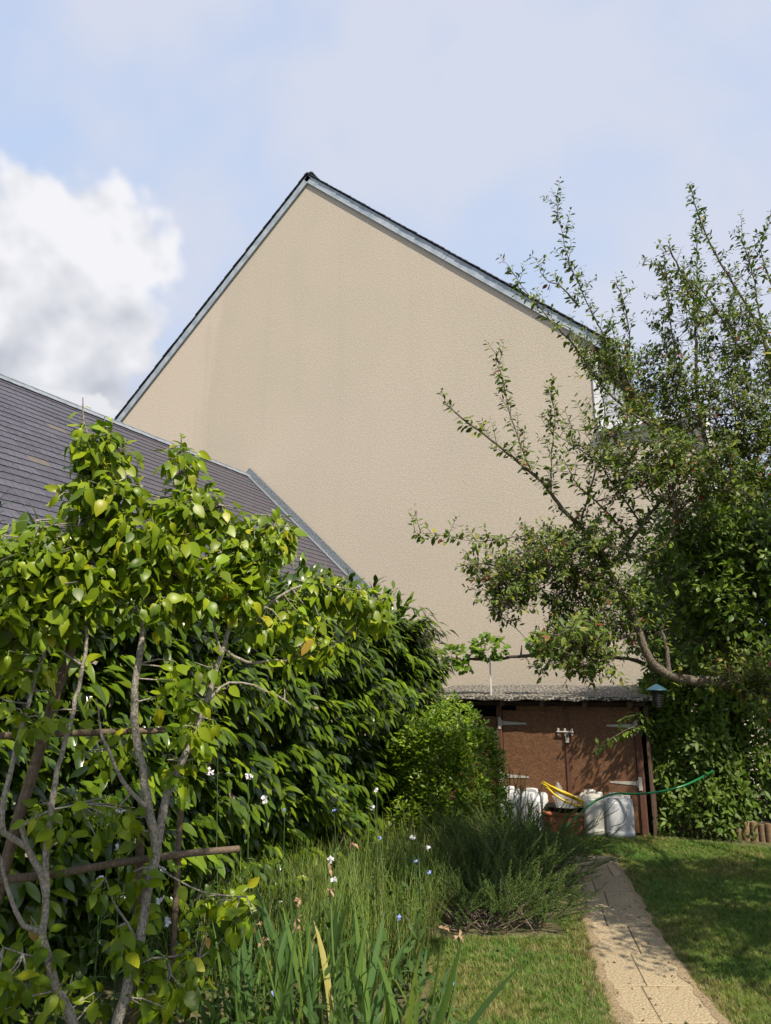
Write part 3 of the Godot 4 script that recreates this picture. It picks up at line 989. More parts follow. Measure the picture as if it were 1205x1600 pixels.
# ---------------------------------------------------------------- the low slate roofed building on the left
func slate_building() -> void:
	var base := Vector3(-8.29, 0, -5.0)
	var h := thing("slate_roofed_building", "low building with dark slate roof running up to gable wall", "building", base)
	var back := Transform3D(Basis.IDENTITY, -base)
	var pitch := deg_to_rad(42.8)
	var ridge := Vector3(-8.29, 5.24, 0)
	var down := Vector3(cos(pitch), -sin(pitch), 0)
	var up := Vector3(sin(pitch), cos(pitch), 0)
	var along := Vector3(0, 0, 1)
	var z0 := WALL_Z + 0.02
	var z1 := 1.0
	var len_ := 4.30
	var s := Shape.new()
	var eave := ridge + down * len_
	s.quad(Vector3(ridge.x, ridge.y, z0), Vector3(ridge.x, ridge.y, z1), Vector3(eave.x, eave.y, z1), Vector3(eave.x, eave.y, z0), up)
	var far := Vector3(ridge.x - (eave.x - ridge.x), eave.y, 0)
	s.quad(Vector3(ridge.x, ridge.y, z0), Vector3(ridge.x, ridge.y, z1), Vector3(far.x, far.y, z1), Vector3(far.x, far.y, z0), Vector3(-up.x, up.y, 0))
	var under := plain(lin(0.012, 0.012, 0.014), 0.9)
	var roof := shaped("roof", s, under, h, back)
	var walls := Shape.new()
	walls.box(Vector3(ridge.x, eave.y * 0.5 + 0.05, (z0 + z1) * 0.5), Vector3((eave.x - ridge.x) * 2.0 - 0.5, eave.y + 0.1, z1 - z0 - 0.02), Basis.IDENTITY, 0.01)
	shaped("walls", walls, grained([lin(0.40, 0.35, 0.28), lin(0.50, 0.44, 0.35)], 0.05, 0.6, 0.92), h, back)
	# slates: 26 cm wide, 14 cm showing, each lapped over two courses below
	var mats := []
	for k in 6:
		var f := 0.84 + 0.06 * k
		mats.append(grained([lin(0.051 * f, 0.049 * f, 0.064 * f), lin(0.072 * f, 0.069 * f, 0.088 * f), lin(0.089 * f, 0.085 * f, 0.106 * f)], 0.03, 2.0, 0.5, 0.12, Vector3.ONE, 80 + k))
	mats.append(grained([lin(0.09, 0.08, 0.07), lin(0.12, 0.105, 0.085), lin(0.10, 0.095, 0.10), lin(0.15, 0.10, 0.055)], 0.04, 2.5, 0.6, 0.12, Vector3.ONE, 90))
	var tile := Shape.new()
	tile.box(Vector3(0, 0, 0), Vector3(0.30, 0.008, 0.2545), Basis.IDENTITY, 0.0015)
	var tm := tile.mesh()
	var turn := Basis(down, up, along * -1.0)
	turn.z = turn.x.cross(turn.y)
	var spots := []
	var hooks := Shape.new()
	var course := 0
	while 0.14 * (course + 1) < len_ + 0.05:
		var d := 0.14 * (course + 1)
		var z := z0 + 0.13 + (0.0 if course % 2 == 0 else 0.129)
		while z < -2.3:
			var foot := ridge + down * d + along * z
			var centre := foot - down * 0.15 + up * 0.0145
			var sway := Basis(up, rng.randf_range(-0.006, 0.006))
			var tilt := Basis(Vector3.BACK, rng.randf_range(0.054, 0.070))
			var xf := Transform3D(sway * turn * tilt, centre + down * rng.randf_range(-0.003, 0.003))
			spots.append([-seen_from(foot), xf])
			if seen_from(foot) > 0.0:
				hooks.box(foot + up * 0.030 + down * 0.004, Vector3(0.016, 0.004, 0.004), turn, 0.0)
			z += 0.259
		course += 1
	spots.sort_custom(func(p, q): return p[0] < q[0])
	var rest := SurfaceTool.new()
	for k in spots.size():
		var mi := 6 if rng.randf() < 0.025 else rng.randi() % 6
		if k < 300:
			part("slate", tm, mats[mi], roof, spots[k][1])
		else:
			rest.append_from(tm, 0, spots[k][1])
	var o := part("farther_slates", rest.commit(), mats[2], roof)
	o.set_meta("kind", "stuff")
	var hk := shaped("slate_hooks", hooks, plain(lin(0.45, 0.46, 0.47), 0.35, 0.5, 0.6), roof)
	hk.set_meta("kind", "stuff")
	var zinc := grained([lin(0.14, 0.165, 0.19), lin(0.21, 0.24, 0.28), lin(0.28, 0.31, 0.34)], 0.03, 1.2, 0.5, 0.1, Vector3.ONE, 12)
	var cap := Shape.new()
	cap.box(Vector3(ridge.x + 0.045, ridge.y + 0.012, (z0 + z1) * 0.5), Vector3(0.12, 0.010, z1 - z0), Basis(Vector3.BACK, -pitch), 0.002)
	cap.box(Vector3(ridge.x - 0.045, ridge.y + 0.012, (z0 + z1) * 0.5), Vector3(0.12, 0.010, z1 - z0), Basis(Vector3.BACK, pitch), 0.002)
	cap.tube(PackedVector3Array([Vector3(ridge.x, ridge.y + 0.058, z0), Vector3(ridge.x, ridge.y + 0.058, z1)]), PackedFloat32Array([0.014, 0.014]), 8)
	shaped("ridge_cap", cap, zinc, h, back)
	# zinc flashing up the gable wall and the lichen stained strip beside it
	var fl := Shape.new()
	var mid := ridge + down * (len_ * 0.5 - 0.05) + along * z0
	fl.box(mid + up * 0.085 + along * 0.014, Vector3(len_ + 0.1, 0.13, 0.014), turn, 0.003)
	fl.box(mid + up * 0.034 + along * 0.075, Vector3(len_ - 0.05, 0.008, 0.10), turn, 0.002)
	shaped("wall_flashing", fl, grained([lin(0.09, 0.11, 0.135), lin(0.15, 0.175, 0.20), lin(0.17, 0.195, 0.22), lin(0.26, 0.275, 0.27)], 0.05, 1.6, 0.6, 0.1, Vector3.ONE, 13), h, back)


# ---------------------------------------------------------------- the shed
func osb() -> StandardMaterial3D:
	# flakes of wood pressed flat, stained brown
	var img := Image.create_empty(512, 512, false, Image.FORMAT_RGB8)
	img.fill(lin(0.13, 0.06, 0.028))
	var bump := Image.create_empty(512, 512, false, Image.FORMAT_L8)
	bump.fill(Color(0.5, 0.5, 0.5))
	var r2 := RandomNumberGenerator.new()
	r2.seed = 5
	for k in 3400:
		var c := Vector2(r2.randf() * 512, r2.randf() * 512)
		var a := r2.randf_range(-0.9, 0.9) if r2.randf() < 0.7 else r2.randf() * PI
		var dir := Vector2(cos(a), sin(a))
		var l := r2.randf_range(10, 38)
		var w := r2.randf_range(1.2, 5.0)
		var f := r2.randf_range(0.55, 1.35)
		var col := lin(0.165 * f, 0.078 * f, 0.036 * f)
		var hgt := r2.randf_range(0.3, 0.8)
		for i in int(l * 1.3):
			for j in int(w * 1.3) + 1:
				var p := c + dir * (i / 1.3) + dir.orthogonal() * (j / 1.3)
				var x := posmod(int(p.x), 512)
				var y := posmod(int(p.y), 512)
				img.set_pixel(x, y, col)
				bump.set_pixel(x, y, Color(hgt, hgt, hgt))
	var m := plain(Color.WHITE, 0.75)
	m.albedo_texture = ImageTexture.create_from_image(img)
	m.heightmap_enabled = true
	m.heightmap_texture = ImageTexture.create_from_image(bump)
	m.heightmap_scale = 0.15
	m.uv1_triplanar = true
	m.uv1_scale = Vector3.ONE * 1.1
	return m


func shed() -> void:
	var base := Vector3(-2.4, 0, -8.1)
	var h := thing("garden_shed", "low brown shed with two chipboard doors and lichened felt roof", "shed", base)
	var back := Transform3D(Basis.IDENTITY, -base)
	var board := osb()
	var post := grained([lin(0.085, 0.035, 0.022), lin(0.13, 0.055, 0.034), lin(0.10, 0.045, 0.03)], 0.04, 3.0, 0.8, 0.2, Vector3(3, 0.6, 3), 15)
	var dark := grained([lin(0.07, 0.042, 0.027), lin(0.12, 0.075, 0.048)], 0.04, 3.0, 0.9)
	var steel := grained([lin(0.34, 0.33, 0.30), lin(0.50, 0.49, 0.45), lin(0.30, 0.25, 0.20)], 0.04, 8.0, 0.5, 0.05, Vector3.ONE, 17)
	var zf := -8.1
	# walls and frame
	var w := Shape.new()
	w.box(Vector3(-3.24, 0.57, zf - 0.01), Vector3(0.74, 1.12, 0.018), Basis.IDENTITY, 0.002)
	shaped("front_panel", w, board, h, back)
	for x in [-3.86, -1.28]:
		var sw := Shape.new()
		sw.quad(Vector3(x, 0, zf), Vector3(x, 0, -9.5), Vector3(x, 1.36, -9.5), Vector3(x, 1.26, zf), Vector3(signf(x + 2.4), 0, 0))
		sw.quad(Vector3(x + 0.02, 0, zf), Vector3(x + 0.02, 0, -9.5), Vector3(x + 0.02, 1.36, -9.5), Vector3(x + 0.02, 1.26, zf), Vector3(-signf(x + 2.4), 0, 0))
		sw.quad(Vector3(x, 0, zf), Vector3(x + 0.02, 0, zf), Vector3(x + 0.02, 1.26, zf), Vector3(x, 1.26, zf), Vector3.BACK)
		shaped("side_wall", sw, dark, h, back)
	var bw := Shape.new()
	bw.box(Vector3(-2.56, 0.68, -9.51), Vector3(2.58, 1.36, 0.018), Basis.IDENTITY, 0.002)
	shaped("back_wall", bw, dark, h, back)
	for x in [-2.845, -1.355]:
		var p := Shape.new()
		p.box(Vector3(x, 0.625, zf + 0.012), Vector3(0.058, 1.25, 0.05), Basis.IDENTITY, 0.004)
		shaped("post", p, post, h, back)
	var plate := Shape.new()
	plate.box(Vector3(-2.56, 1.275, zf - 0.06), Vector3(2.56, 0.05, 0.05), Basis.IDENTITY, 0.004)
	shaped("top_beam", plate, dark, h, back)
	for k in 6:
		var rf := Shape.new()
		rf.box(Vector3(-3.7 + k * 0.46, 1.335, -8.70), Vector3(0.045, 0.06, 1.45), Basis(Vector3.RIGHT, 0.078), 0.003)
		shaped("rafter", rf, dark, h, back)
	# roof: boards under felt, the felt edge a little wavy
	var wave := noise(1.3, 70, 3)
	var roof := Shape.new()
	var nx := 40
	var nz := 12
	var grid := []
	for j in nz + 1:
		for k in nx + 1:
			var x := lerpf(-3.98, -1.16, k / float(nx))
			var f := j / float(nz)
			var z := lerpf(-7.93, -9.66, f) + (0.012 * wave.get_noise_1d(x * 3.0) if j == 0 else 0.0)
			var y := lerpf(1.352, 1.482, f) + 0.012 * wave.get_noise_2d(x * 2.0, z * 2.0)
			grid.append(roof.add(Vector3(x, y, z), Vector3(0.03 * wave.get_noise_2d(x * 3.0, z), 1, 0.08).normalized(), Vector2(x, z)))
	for j in nz:
		for k in nx:
			var a: int = grid[j * (nx + 1) + k]
			roof.face(a, a + 1, a + nx + 2)
			roof.face(a, a + nx + 2, a + nx + 1)
	for k in nx:
		var a := roof.v[k]
		var b := roof.v[k + 1]
		var drop := Vector3(0, -0.038, 0.004)
		roof.quad(a, b, b + drop + Vector3(0, 0.006 * sin(k * 1.3), 0), a + drop + Vector3(0, 0.006 * sin((k - 1) * 1.3), 0), Vector3.BACK)
	var felt := grained([lin(0.035, 0.033, 0.030), lin(0.045, 0.042, 0.037), lin(0.06, 0.055, 0.047), lin(0.10, 0.09, 0.075), lin(0.40, 0.38, 0.32), lin(0.60, 0.57, 0.50)], 0.045, 2.2, 0.9, 0.4, Vector3(1, 1, 0.7), 19)
	shaped("roof_felt", roof, felt, h, back)
	var deck := Shape.new()
	deck.box(Vector3(-2.57, 1.392, -8.79), Vector3(2.80, 0.022, 1.68), Basis(Vector3.RIGHT, 0.075), 0.002)
	shaped("roof_deck", deck, dark, h, back)
	# the doors with their strap hinges and the bolt
	for side in 2:
		var x0 := -2.808 if side == 0 else -2.098
		var x1 := -2.108 if side == 0 else -1.392
		var d := Shape.new()
		var tall := 1.17 if side == 0 else 1.22
		d.box(Vector3((x0 + x1) * 0.5, 0.03 + tall * 0.5, zf + 0.004), Vector3(x1 - x0, tall, 0.018), Basis.IDENTITY, 0.002)
		if side == 0:
			d.box(Vector3(x0 + 0.43, 0.03 + tall + 0.026, zf + 0.004), Vector3(x1 - x0 - 0.165, 0.05, 0.018), Basis.IDENTITY, 0.002)
		var door := shaped("door", d, board, h, back)
		for y in [0.50, 1.06]:
			var g := Shape.new()
			var hx := x0 if side == 0 else x1
			var sg := 1.0 if side == 0 else -1.0
			var z := zf + 0.018
			var a := Vector3(hx + sg * 0.005, y, z)
			g.quad(a + Vector3(0, 0.02, 0), a + Vector3(0, -0.02, 0), a + Vector3(sg * 0.27, -0.008, 0), a + Vector3(sg * 0.27, 0.008, 0), Vector3.BACK)
			g.quad(a + Vector3(0, 0.02, 0), a + Vector3(0, 0.02, -0.004), a + Vector3(sg * 0.27, 0.008, -0.004), a + Vector3(sg * 0.27, 0.008, 0), Vector3.UP)
			g.quad(a + Vector3(0, -0.02, 0), a + Vector3(0, -0.02, -0.004), a + Vector3(sg * 0.27, -0.008, -0.004), a + Vector3(sg * 0.27, -0.008, 0), Vector3.DOWN)
			g.box(Vector3(hx - sg * 0.028, y, zf + 0.041), Vector3(0.035, 0.13, 0.006), Basis.IDENTITY, 0.002)
			g.rod(Vector3(hx - sg * 0.004, y - 0.035, zf + 0.030), Vector3(hx - sg * 0.004, y + 0.035, zf + 0.030), 0.008, 8)
			shaped("hinge", g, steel, door)
	var strip := Shape.new()
	strip.box(Vector3(-2.085, 0.64, zf + 0.022), Vector3(0.05, 1.18, 0.014), Basis.IDENTITY, 0.003)
	shaped("cover_strip", strip, post, h, back)
	var bolt := Shape.new()
	bolt.rod(Vector3(-2.19, 0.985, zf + 0.045), Vector3(-2.01, 0.985, zf + 0.045), 0.008, 8)
	for x in [-2.175, -2.105, -2.03]:
		bolt.box(Vector3(x, 0.985, zf + 0.034), Vector3(0.022, 0.075, 0.012), Basis.IDENTITY, 0.003)
	shaped("bolt", bolt, steel, h, back)
	var lock := Shape.new()
	lock.box(Vector3(-2.082, 0.90, zf + 0.045), Vector3(0.036, 0.055, 0.02), Basis.IDENTITY, 0.005)
	lock.tube(PackedVector3Array([Vector3(-2.094, 0.925, zf + 0.045), Vector3(-2.094, 0.965, zf + 0.045), Vector3(-2.082, 0.975, zf + 0.045), Vector3(-2.070, 0.965, zf + 0.045), Vector3(-2.070, 0.925, zf + 0.045)]), PackedFloat32Array([0.004, 0.004, 0.004, 0.004, 0.004]), 6)
	shaped("padlock", lock, steel, h, back)


# ---------------------------------------------------------------- things by the shed
func jerrycan(at: Vector3, size: Vector3, turn: float, label: String, tint: Color, crease := false) -> void:
	var o := thing("jerrycan", label, "jerrycan", at, "white jerrycans by the shed doors")
	o.rotation.y = turn
	var m := plain(tint, 0.38)
	m.backlight_enabled = true
	m.backlight = Color(0.5, 0.5, 0.5)
	var s := Shape.new()
	var hy := size.y
	s.lathe(Vector3.ZERO, [[0.0, 0.0], [0.40, 0.0], [0.47, 0.012], [0.5, 0.04], [0.497, hy * 0.18], [0.485, hy * 0.20], [0.497, hy * 0.22], [0.5, hy * 0.5], [0.497, hy * 0.74], [0.485, hy * 0.76], [0.49, hy * 0.80], [0.47, hy * 0.88], [0.40, hy * 0.925], [0.2, hy * 0.935], [0.0, hy * 0.935]], 32, Vector2(size.x, size.z), 5.0)
	shaped("body", s, m, o)
	var g := Shape.new()
	g.tube(PackedVector3Array([Vector3(-size.x * 0.30, hy * 0.90, 0), Vector3(-size.x * 0.26, hy * 0.985, 0), Vector3(0, hy * 0.995, 0), Vector3(size.x * 0.14, hy * 0.985, 0), Vector3(size.x * 0.18, hy * 0.90, 0)]), PackedFloat32Array([0.02, 0.018, 0.016, 0.018, 0.02]), 10)
	shaped("handle", g, m, o)
	var c := Shape.new()
	c.lathe(Vector3(size.x * 0.31, 0, size.z * 0.18), [[0.030, hy * 0.90], [0.030, hy * 0.965], [0.024, hy * 0.975], [0.0, hy * 0.977]], 14)
	shaped("cap", c, plain(lin(0.55, 0.55, 0.53), 0.5), o)
	if crease:
		var k := Shape.new()
		k.tube(PackedVector3Array([Vector3(-size.x * 0.42, hy * 0.30, size.z * 0.497), Vector3(-0.02, hy * 0.36, size.z * 0.503), Vector3(size.x * 0.06, hy * 0.42, size.z * 0.503), Vector3(size.x * 0.20, hy * 0.66, size.z * 0.500)]), PackedFloat32Array([0.002, 0.003, 0.003, 0.002]), 5)
		shaped("crack", k, plain(lin(0.03, 0.035, 0.04), 0.8), o)


func shed_clutter() -> void:
	jerrycan(Vector3(-2.69, 0, -7.90), Vector3(0.25, 0.41, 0.24), 0.35, "bright white jerrycan nearest the clipped bush, rosemary before it", lin(0.72, 0.73, 0.73))
	jerrycan(Vector3(-2.42, 0, -7.86), Vector3(0.26, 0.41, 0.25), -0.2, "white jerrycan between the brightest jerrycan and the terracotta planter", lin(0.66, 0.68, 0.70))
	jerrycan(Vector3(-1.825, 0, -7.90), Vector3(0.22, 0.43, 0.25), 0.50, "narrow yellowed white jerrycan between the planter and the cracked jerrycan", lin(0.58, 0.57, 0.50))
	jerrycan(Vector3(-1.575, 0, -7.93), Vector3(0.27, 0.41, 0.26), 0.42, "dull white jerrycan with a cracked side below the green hose", lin(0.55, 0.57, 0.58), true)
	# terracotta trough
	var clay := grained([lin(0.30, 0.085, 0.045), lin(0.40, 0.12, 0.065), lin(0.34, 0.13, 0.08)], 0.04, 3.0, 0.8, 0.15, Vector3.ONE, 23)
	var p := thing("planter", "rectangular terracotta planter standing before the shed doors", "planter", Vector3(-2.10, 0, -7.84))
	p.rotation.y = 0.3
	var s := Shape.new()
	s.lathe(Vector3.ZERO, [[0.0, 0.0], [0.40, 0.0], [0.42, 0.02], [0.485, 0.19]], 32, Vector2(0.42, 0.24), 8.0)
	s.lathe(Vector3.ZERO, [[0.445, 0.205], [0.43, 0.15], [0.0, 0.15]], 32, Vector2(0.42, 0.24), 8.0)
	shaped("trough", s, clay, p)
	s = Shape.new()
	s.lathe(Vector3.ZERO, [[0.485, 0.185], [0.51, 0.188], [0.515, 0.215], [0.50, 0.228], [0.45, 0.228], [0.445, 0.20]], 32, Vector2(0.42, 0.24), 8.0)
	shaped("rim", s, clay, p)
	var t := thing("plant_saucer", "black plastic plant saucer lying on the terracotta planter", "saucer", Vector3(-2.09, 0.229, -7.84))
	s = Shape.new()
	s.lathe(Vector3.ZERO, [[0.0, 0.0], [0.15, 0.0], [0.185, 0.045], [0.195, 0.05], [0.190, 0.042], [0.152, 0.008], [0.0, 0.008]], 28)
	shaped("dish", s, plain(lin(0.012, 0.012, 0.013), 0.45), t)
	var clear := plain(Color(0.86, 0.88, 0.88, 0.16), 0.2)
	clear.transparency = BaseMaterial3D.TRANSPARENCY_ALPHA
	t = thing("plastic_tub", "clear plastic tub sitting in the black saucer", "tub", Vector3(-2.07, 0.238, -7.85))
	s = Shape.new()
	s.lathe(Vector3.ZERO, [[0.0, 0.002], [0.095, 0.002], [0.10, 0.012], [0.125, 0.115], [0.138, 0.118], [0.138, 0.128], [0.122, 0.126]], 28, Vector2(1.0, 0.8), 4.0)
	shaped("tub_wall", s, clear, t)
	t = thing("plastic_bottle", "empty clear plastic bottle leaning in the clear tub", "bottle", Vector3(-2.12, 0.246, -7.86))
	t.rotation_degrees = Vector3(0, 0, 9)
	s = Shape.new()
	s.lathe(Vector3.ZERO, [[0.0, 0.0], [0.035, 0.002], [0.04, 0.02], [0.038, 0.06], [0.041, 0.07], [0.038, 0.10], [0.041, 0.11], [0.039, 0.15], [0.04, 0.17], [0.034, 0.20], [0.016, 0.235], [0.015, 0.25], [0.0, 0.251]], 18)
	shaped("bottle_wall", s, clear, t)
	# yellow hose in loops
	var pts := PackedVector3Array()
	for k in 75:
		var a := TAU * k / 25.0
		var lift := 0.055 + 0.04 * k / 75.0
		pts.append(Vector3(-2.10 + (0.195 + 0.012 * sin(k * 0.5)) * cos(a) - 0.02 * sin(k * 0.21), 0.235 + lift + 0.115 * (1.0 - cos(a + 0.4)) * 0.75 * (1.0 if k > 8 else k / 8.0), -7.83 + (0.17 + 0.012 * sin(k * 0.37)) * sin(a)))
	var r := PackedFloat32Array()
	r.resize(pts.size())
	r.fill(0.0105)
	s = Shape.new()
	s.tube(pts, r, 8)
	var y := shaped("yellow_hose", s, plain(lin(0.62, 0.44, 0.02), 0.4), self)
	tag(y, "yellow garden hose coiled round the clear tub", "hose")
	# green hose from the dark shrubs over the cans and down behind the rosemary
	var via := [Vector3(-0.35, 0.85, -9.1), Vector3(-0.62, 0.68, -8.5), Vector3(-0.82, 0.58, -7.95), Vector3(-1.03, 0.505, -7.74), Vector3(-1.33, 0.448, -7.72), Vector3(-1.57, 0.425, -7.80), Vector3(-1.76, 0.35, -7.70), Vector3(-1.92, 0.21, -7.62), Vector3(-2.05, 0.09, -7.54), Vector3(-2.25, 0.02, -7.35), Vector3(-2.48, 0.012, -7.25), Vector3(-2.6, 0.012, -6.9)]
	var cv := Curve3D.new()
	for k in via.size():
		var tan_: Vector3 = (via[min(k + 1, via.size() - 1)] - via[max(k - 1, 0)]) * 0.17
		cv.add_point(via[k], -tan_, tan_)
	pts = PackedVector3Array()
	for k in 90:
		pts.append(cv.sample_baked(cv.get_baked_length() * k / 89.0, true))
	r.resize(90)
	r.fill(0.011)
	s = Shape.new()
	s.tube(pts, r, 8)
	var g := shaped("green_hose", s, plain(lin(0.010, 0.14, 0.045), 0.35), self)
	tag(g, "green garden hose running over the cracked jerrycan into dark shrubs", "hose")
	# box with a green lid in the shade
	t = thing("lidded_box", "dark box with green lid in shade beside the shed", "box", Vector3(-1.12, 0, -8.62))
	t.rotation.y = 0.3
	s = Shape.new()
	s.box(Vector3(0, 0.13, 0), Vector3(0.36, 0.26, 0.26), Basis.IDENTITY, 0.012)
	shaped("box_body", s, plain(lin(0.012, 0.016, 0.015), 0.6), t)
	s = Shape.new()
	s.box(Vector3(0, 0.275, 0), Vector3(0.40, 0.032, 0.30), Basis.IDENTITY, 0.01)
	shaped("lid", s, plain(lin(0.02, 0.09, 0.06), 0.4), t)


func bed_edging() -> void:
	var base := Vector3(-0.6, 0, -8.36)
	var o := thing("log_edging", "row of short upright half logs edging the raised bed", "edging", base)
	var mats := []
	for k in 4:
		var f := 0.8 + 0.12 * k
		mats.append(grained([lin(0.13 * f, 0.075 * f, 0.04 * f), lin(0.24 * f, 0.15 * f, 0.085 * f), lin(0.30 * f, 0.20 * f, 0.12 * f), lin(0.10 * f, 0.11 * f, 0.05 * f)], 0.04, 4.0, 0.9, 0.3, Vector3(2, 0.7, 2), 50 + k))
	var x := -1.46
	while x < 1.2:
		var wd := rng.randf_range(0.055, 0.075)
		var s := Shape.new()
		var tall := 0.165 + rng.randf_range(-0.015, 0.012)
		var f := wd * 0.5
		s.tube(PackedVector3Array([Vector3(0, -0.02, 0), Vector3(0, tall - 0.006, 0), Vector3(0, tall, 0)]), PackedFloat32Array([f, f, f * 0.88]), 10, 0.04, rng.randi() % 50)
		shaped("log", s, mats[rng.randi() % 4], o, Transform3D(Basis.IDENTITY, Vector3(x + f, 0, -8.36 + 0.02 * sin(x * 2.0)) - base))
		x += wd + 0.002
	var soil := Shape.new()
	soil.quad(Vector3(-1.26, 0.13, -8.39), Vector3(4, 0.13, -8.39), Vector3(4, 0.15, -10.18), Vector3(-1.26, 0.15, -10.18), Vector3.UP)
	soil.quad(Vector3(-1.26, 0.13, -8.39), Vector3(4, 0.13, -8.39), Vector3(4, -0.01, -8.39), Vector3(-1.26, -0.01, -8.39), Vector3.BACK)
	soil.quad(Vector3(-1.26, 0.13, -8.39), Vector3(-1.26, 0.15, -10.18), Vector3(-1.26, -0.01, -10.18), Vector3(-1.26, -0.01, -8.39), Vector3.LEFT)
	setting("raised_soil", soil.mesh(), grained([lin(0.025, 0.018, 0.011), lin(0.05, 0.036, 0.022), lin(0.035, 0.03, 0.015)], 0.06, 2.0, 0.95, 1.0, Vector3.ONE, 25))


# ---------------------------------------------------------------- hedges and shrubs
# points on the skin of a rounded block standing on the ground: [place, outward]
func block_skin(centre: Vector3, half: Vector3, count: int, rough: Noise, swell: float, p := 5.0, to_x := 0.85, to_z := 0.5) -> Array:
	var out := []
	while out.size() < count:
		var area := [half.y * half.z * 2.0, half.x * half.z, half.x * half.y * 2.0]
		var f: float = rng.randf() * (area[0] + area[1] + area[2])
		var q := Vector3(rng.randf_range(-1, 1), rng.randf(), rng.randf_range(-1, 1))
		if f < area[0]:
			q.x = 1.0 if rng.randf() < to_x else -1.0
		elif f < area[0] + area[1]:
			q.y = 1.0
		else:
			q.z = 1.0 if rng.randf() < to_z else -1.0
		var g := pow(absf(q.x), p) + pow(absf(q.y), p) + pow(absf(q.z), p)
		q *= pow(g, -1.0 / p)
		var nn := Vector3(signf(q.x) * pow(absf(q.x), p - 1.0) / half.x, pow(absf(q.y), p - 1.0) / half.y, signf(q.z) * pow(absf(q.z), p - 1.0) / half.z).normalized()
		var at := centre + q * half
		at += nn * rough.get_noise_3dv(at) * swell
		out.append([at, nn])
	return out


func stems(parent: Node3D, at: Vector3, spread: Vector3, count: int, tall: float, r0: float, mat: Material, called := "stem") -> void:
	var back := Transform3D(Basis.IDENTITY, -parent.position)
	for k in count:
		var s := Shape.new()
		var foot := at + Vector3(rng.randf_range(-1, 1) * spread.x, -0.03, rng.randf_range(-1, 1) * spread.z)
		var lean := ball() * 0.25
		var pts := PackedVector3Array()
		for j in 8:
			var f := j / 7.0
			pts.append(foot + Vector3(lean.x * f * f, tall * f, lean.z * f * f) + ball() * 0.012)
		s.tube(pts, tapered(8, r0, r0 * 0.3, 0.1), 7)
		shaped(called, s, mat, parent, back)


func laurel_hedge() -> void:
	var h := thing("laurel_hedge", "tall glossy dark green laurel hedge below the slate roof", "hedge", Vector3(-4.15, 0, -4.4))
	var m := leaf_mesh(0.132, 0.055, 0.50, 0.22, 0.32, 0.012, 6, 0.82)
	var rough := noise(0.9, 101, 3)
	var palette := [Color(0.042, 0.082, 0.008), Color(0.064, 0.118, 0.010), Color(0.095, 0.162, 0.012), Color(0.140, 0.220, 0.014), Color(0.21, 0.30, 0.018)]
	var places := []
	var picks := PackedInt32Array()
	var pocket := noise(2.6, 102, 2)
	for layer in 3:
		for q in block_skin(Vector3(-4.15, 0, -4.3), Vector3(0.84, 2.34, 3.52), 2700 if layer < 2 else 1800, rough, 0.16, 6.0, 0.93, 0.3):
			var n: Vector3 = q[1]
			var grow: float = lerpf(0.93, 1.035, clampf((-q[0].z - 2.5) / 5.0, 0, 1))
			var at: Vector3 = Vector3(q[0].x, q[0].y * grow, q[0].z)
			at += n * (0.30 * pocket.get_noise_3dv(at) + 0.04 - 0.15 * layer + rng.randf_range(-0.05, 0.05))
			var top := n.y > 0.55
			# a shoot with its leaves in two rows, bowing down under their weight
			var axis := (n * 0.7 + Vector3(0, rng.randf_range(0.1, 0.9) if top else rng.randf_range(-0.25, 0.45), 0) + ball() * 0.45).normalized()
			var side := axis.cross(Vector3.UP + ball() * 0.2).normalized()
			var young := rng.randf() < (0.65 if top else 0.16) and layer == 0
			var count := rng.randi_range(5, 8)
			for k in count:
				var flank := side if k % 2 == 0 else -side
				if k == count - 1:
					flank = axis
				var dir := flank * rng.randf_range(0.25, 0.65) + axis * rng.randf_range(0.3, 0.7) + ball() * 0.2
				dir += Vector3(0.05, rng.randf_range(-0.05, 0.5), -0.1) if top else Vector3(0.30, rng.randf_range(-0.85, -0.30), -0.18)
				places.append(Transform3D(leaf_basis(dir, Vector3(0.1, 0.8, 0.15) + n * 0.5 + ball() * 0.25, rng.randf_range(0.62, 1.12)), at + axis * (0.026 * k - 0.10)))
				picks.append(pick([0.0, 0.0, 0.15, 0.45, 0.40]) if young else pick([0.20, 0.34, 0.30, 0.15, 0.01]))
	foliage(h, "leaf", [m, leaf_mesh(0.118, 0.050, 0.52, 0.12, 0.12, 0.012, 6, 0.82), leaf_mesh(0.140, 0.052, 0.47, 0.34, 0.46, 0.012, 6, 0.85)], 0.24, Color(0.45, 0.58, 0.15), palette, places, picks)
	stems(h, Vector3(-4.15, 0, -4.4), Vector3(0.35, 0, 3.2), 22, 1.9, 0.03, bark(lin(0.10, 0.08, 0.06), lin(0.04, 0.032, 0.025), lin(0.08, 0.08, 0.05), 3))


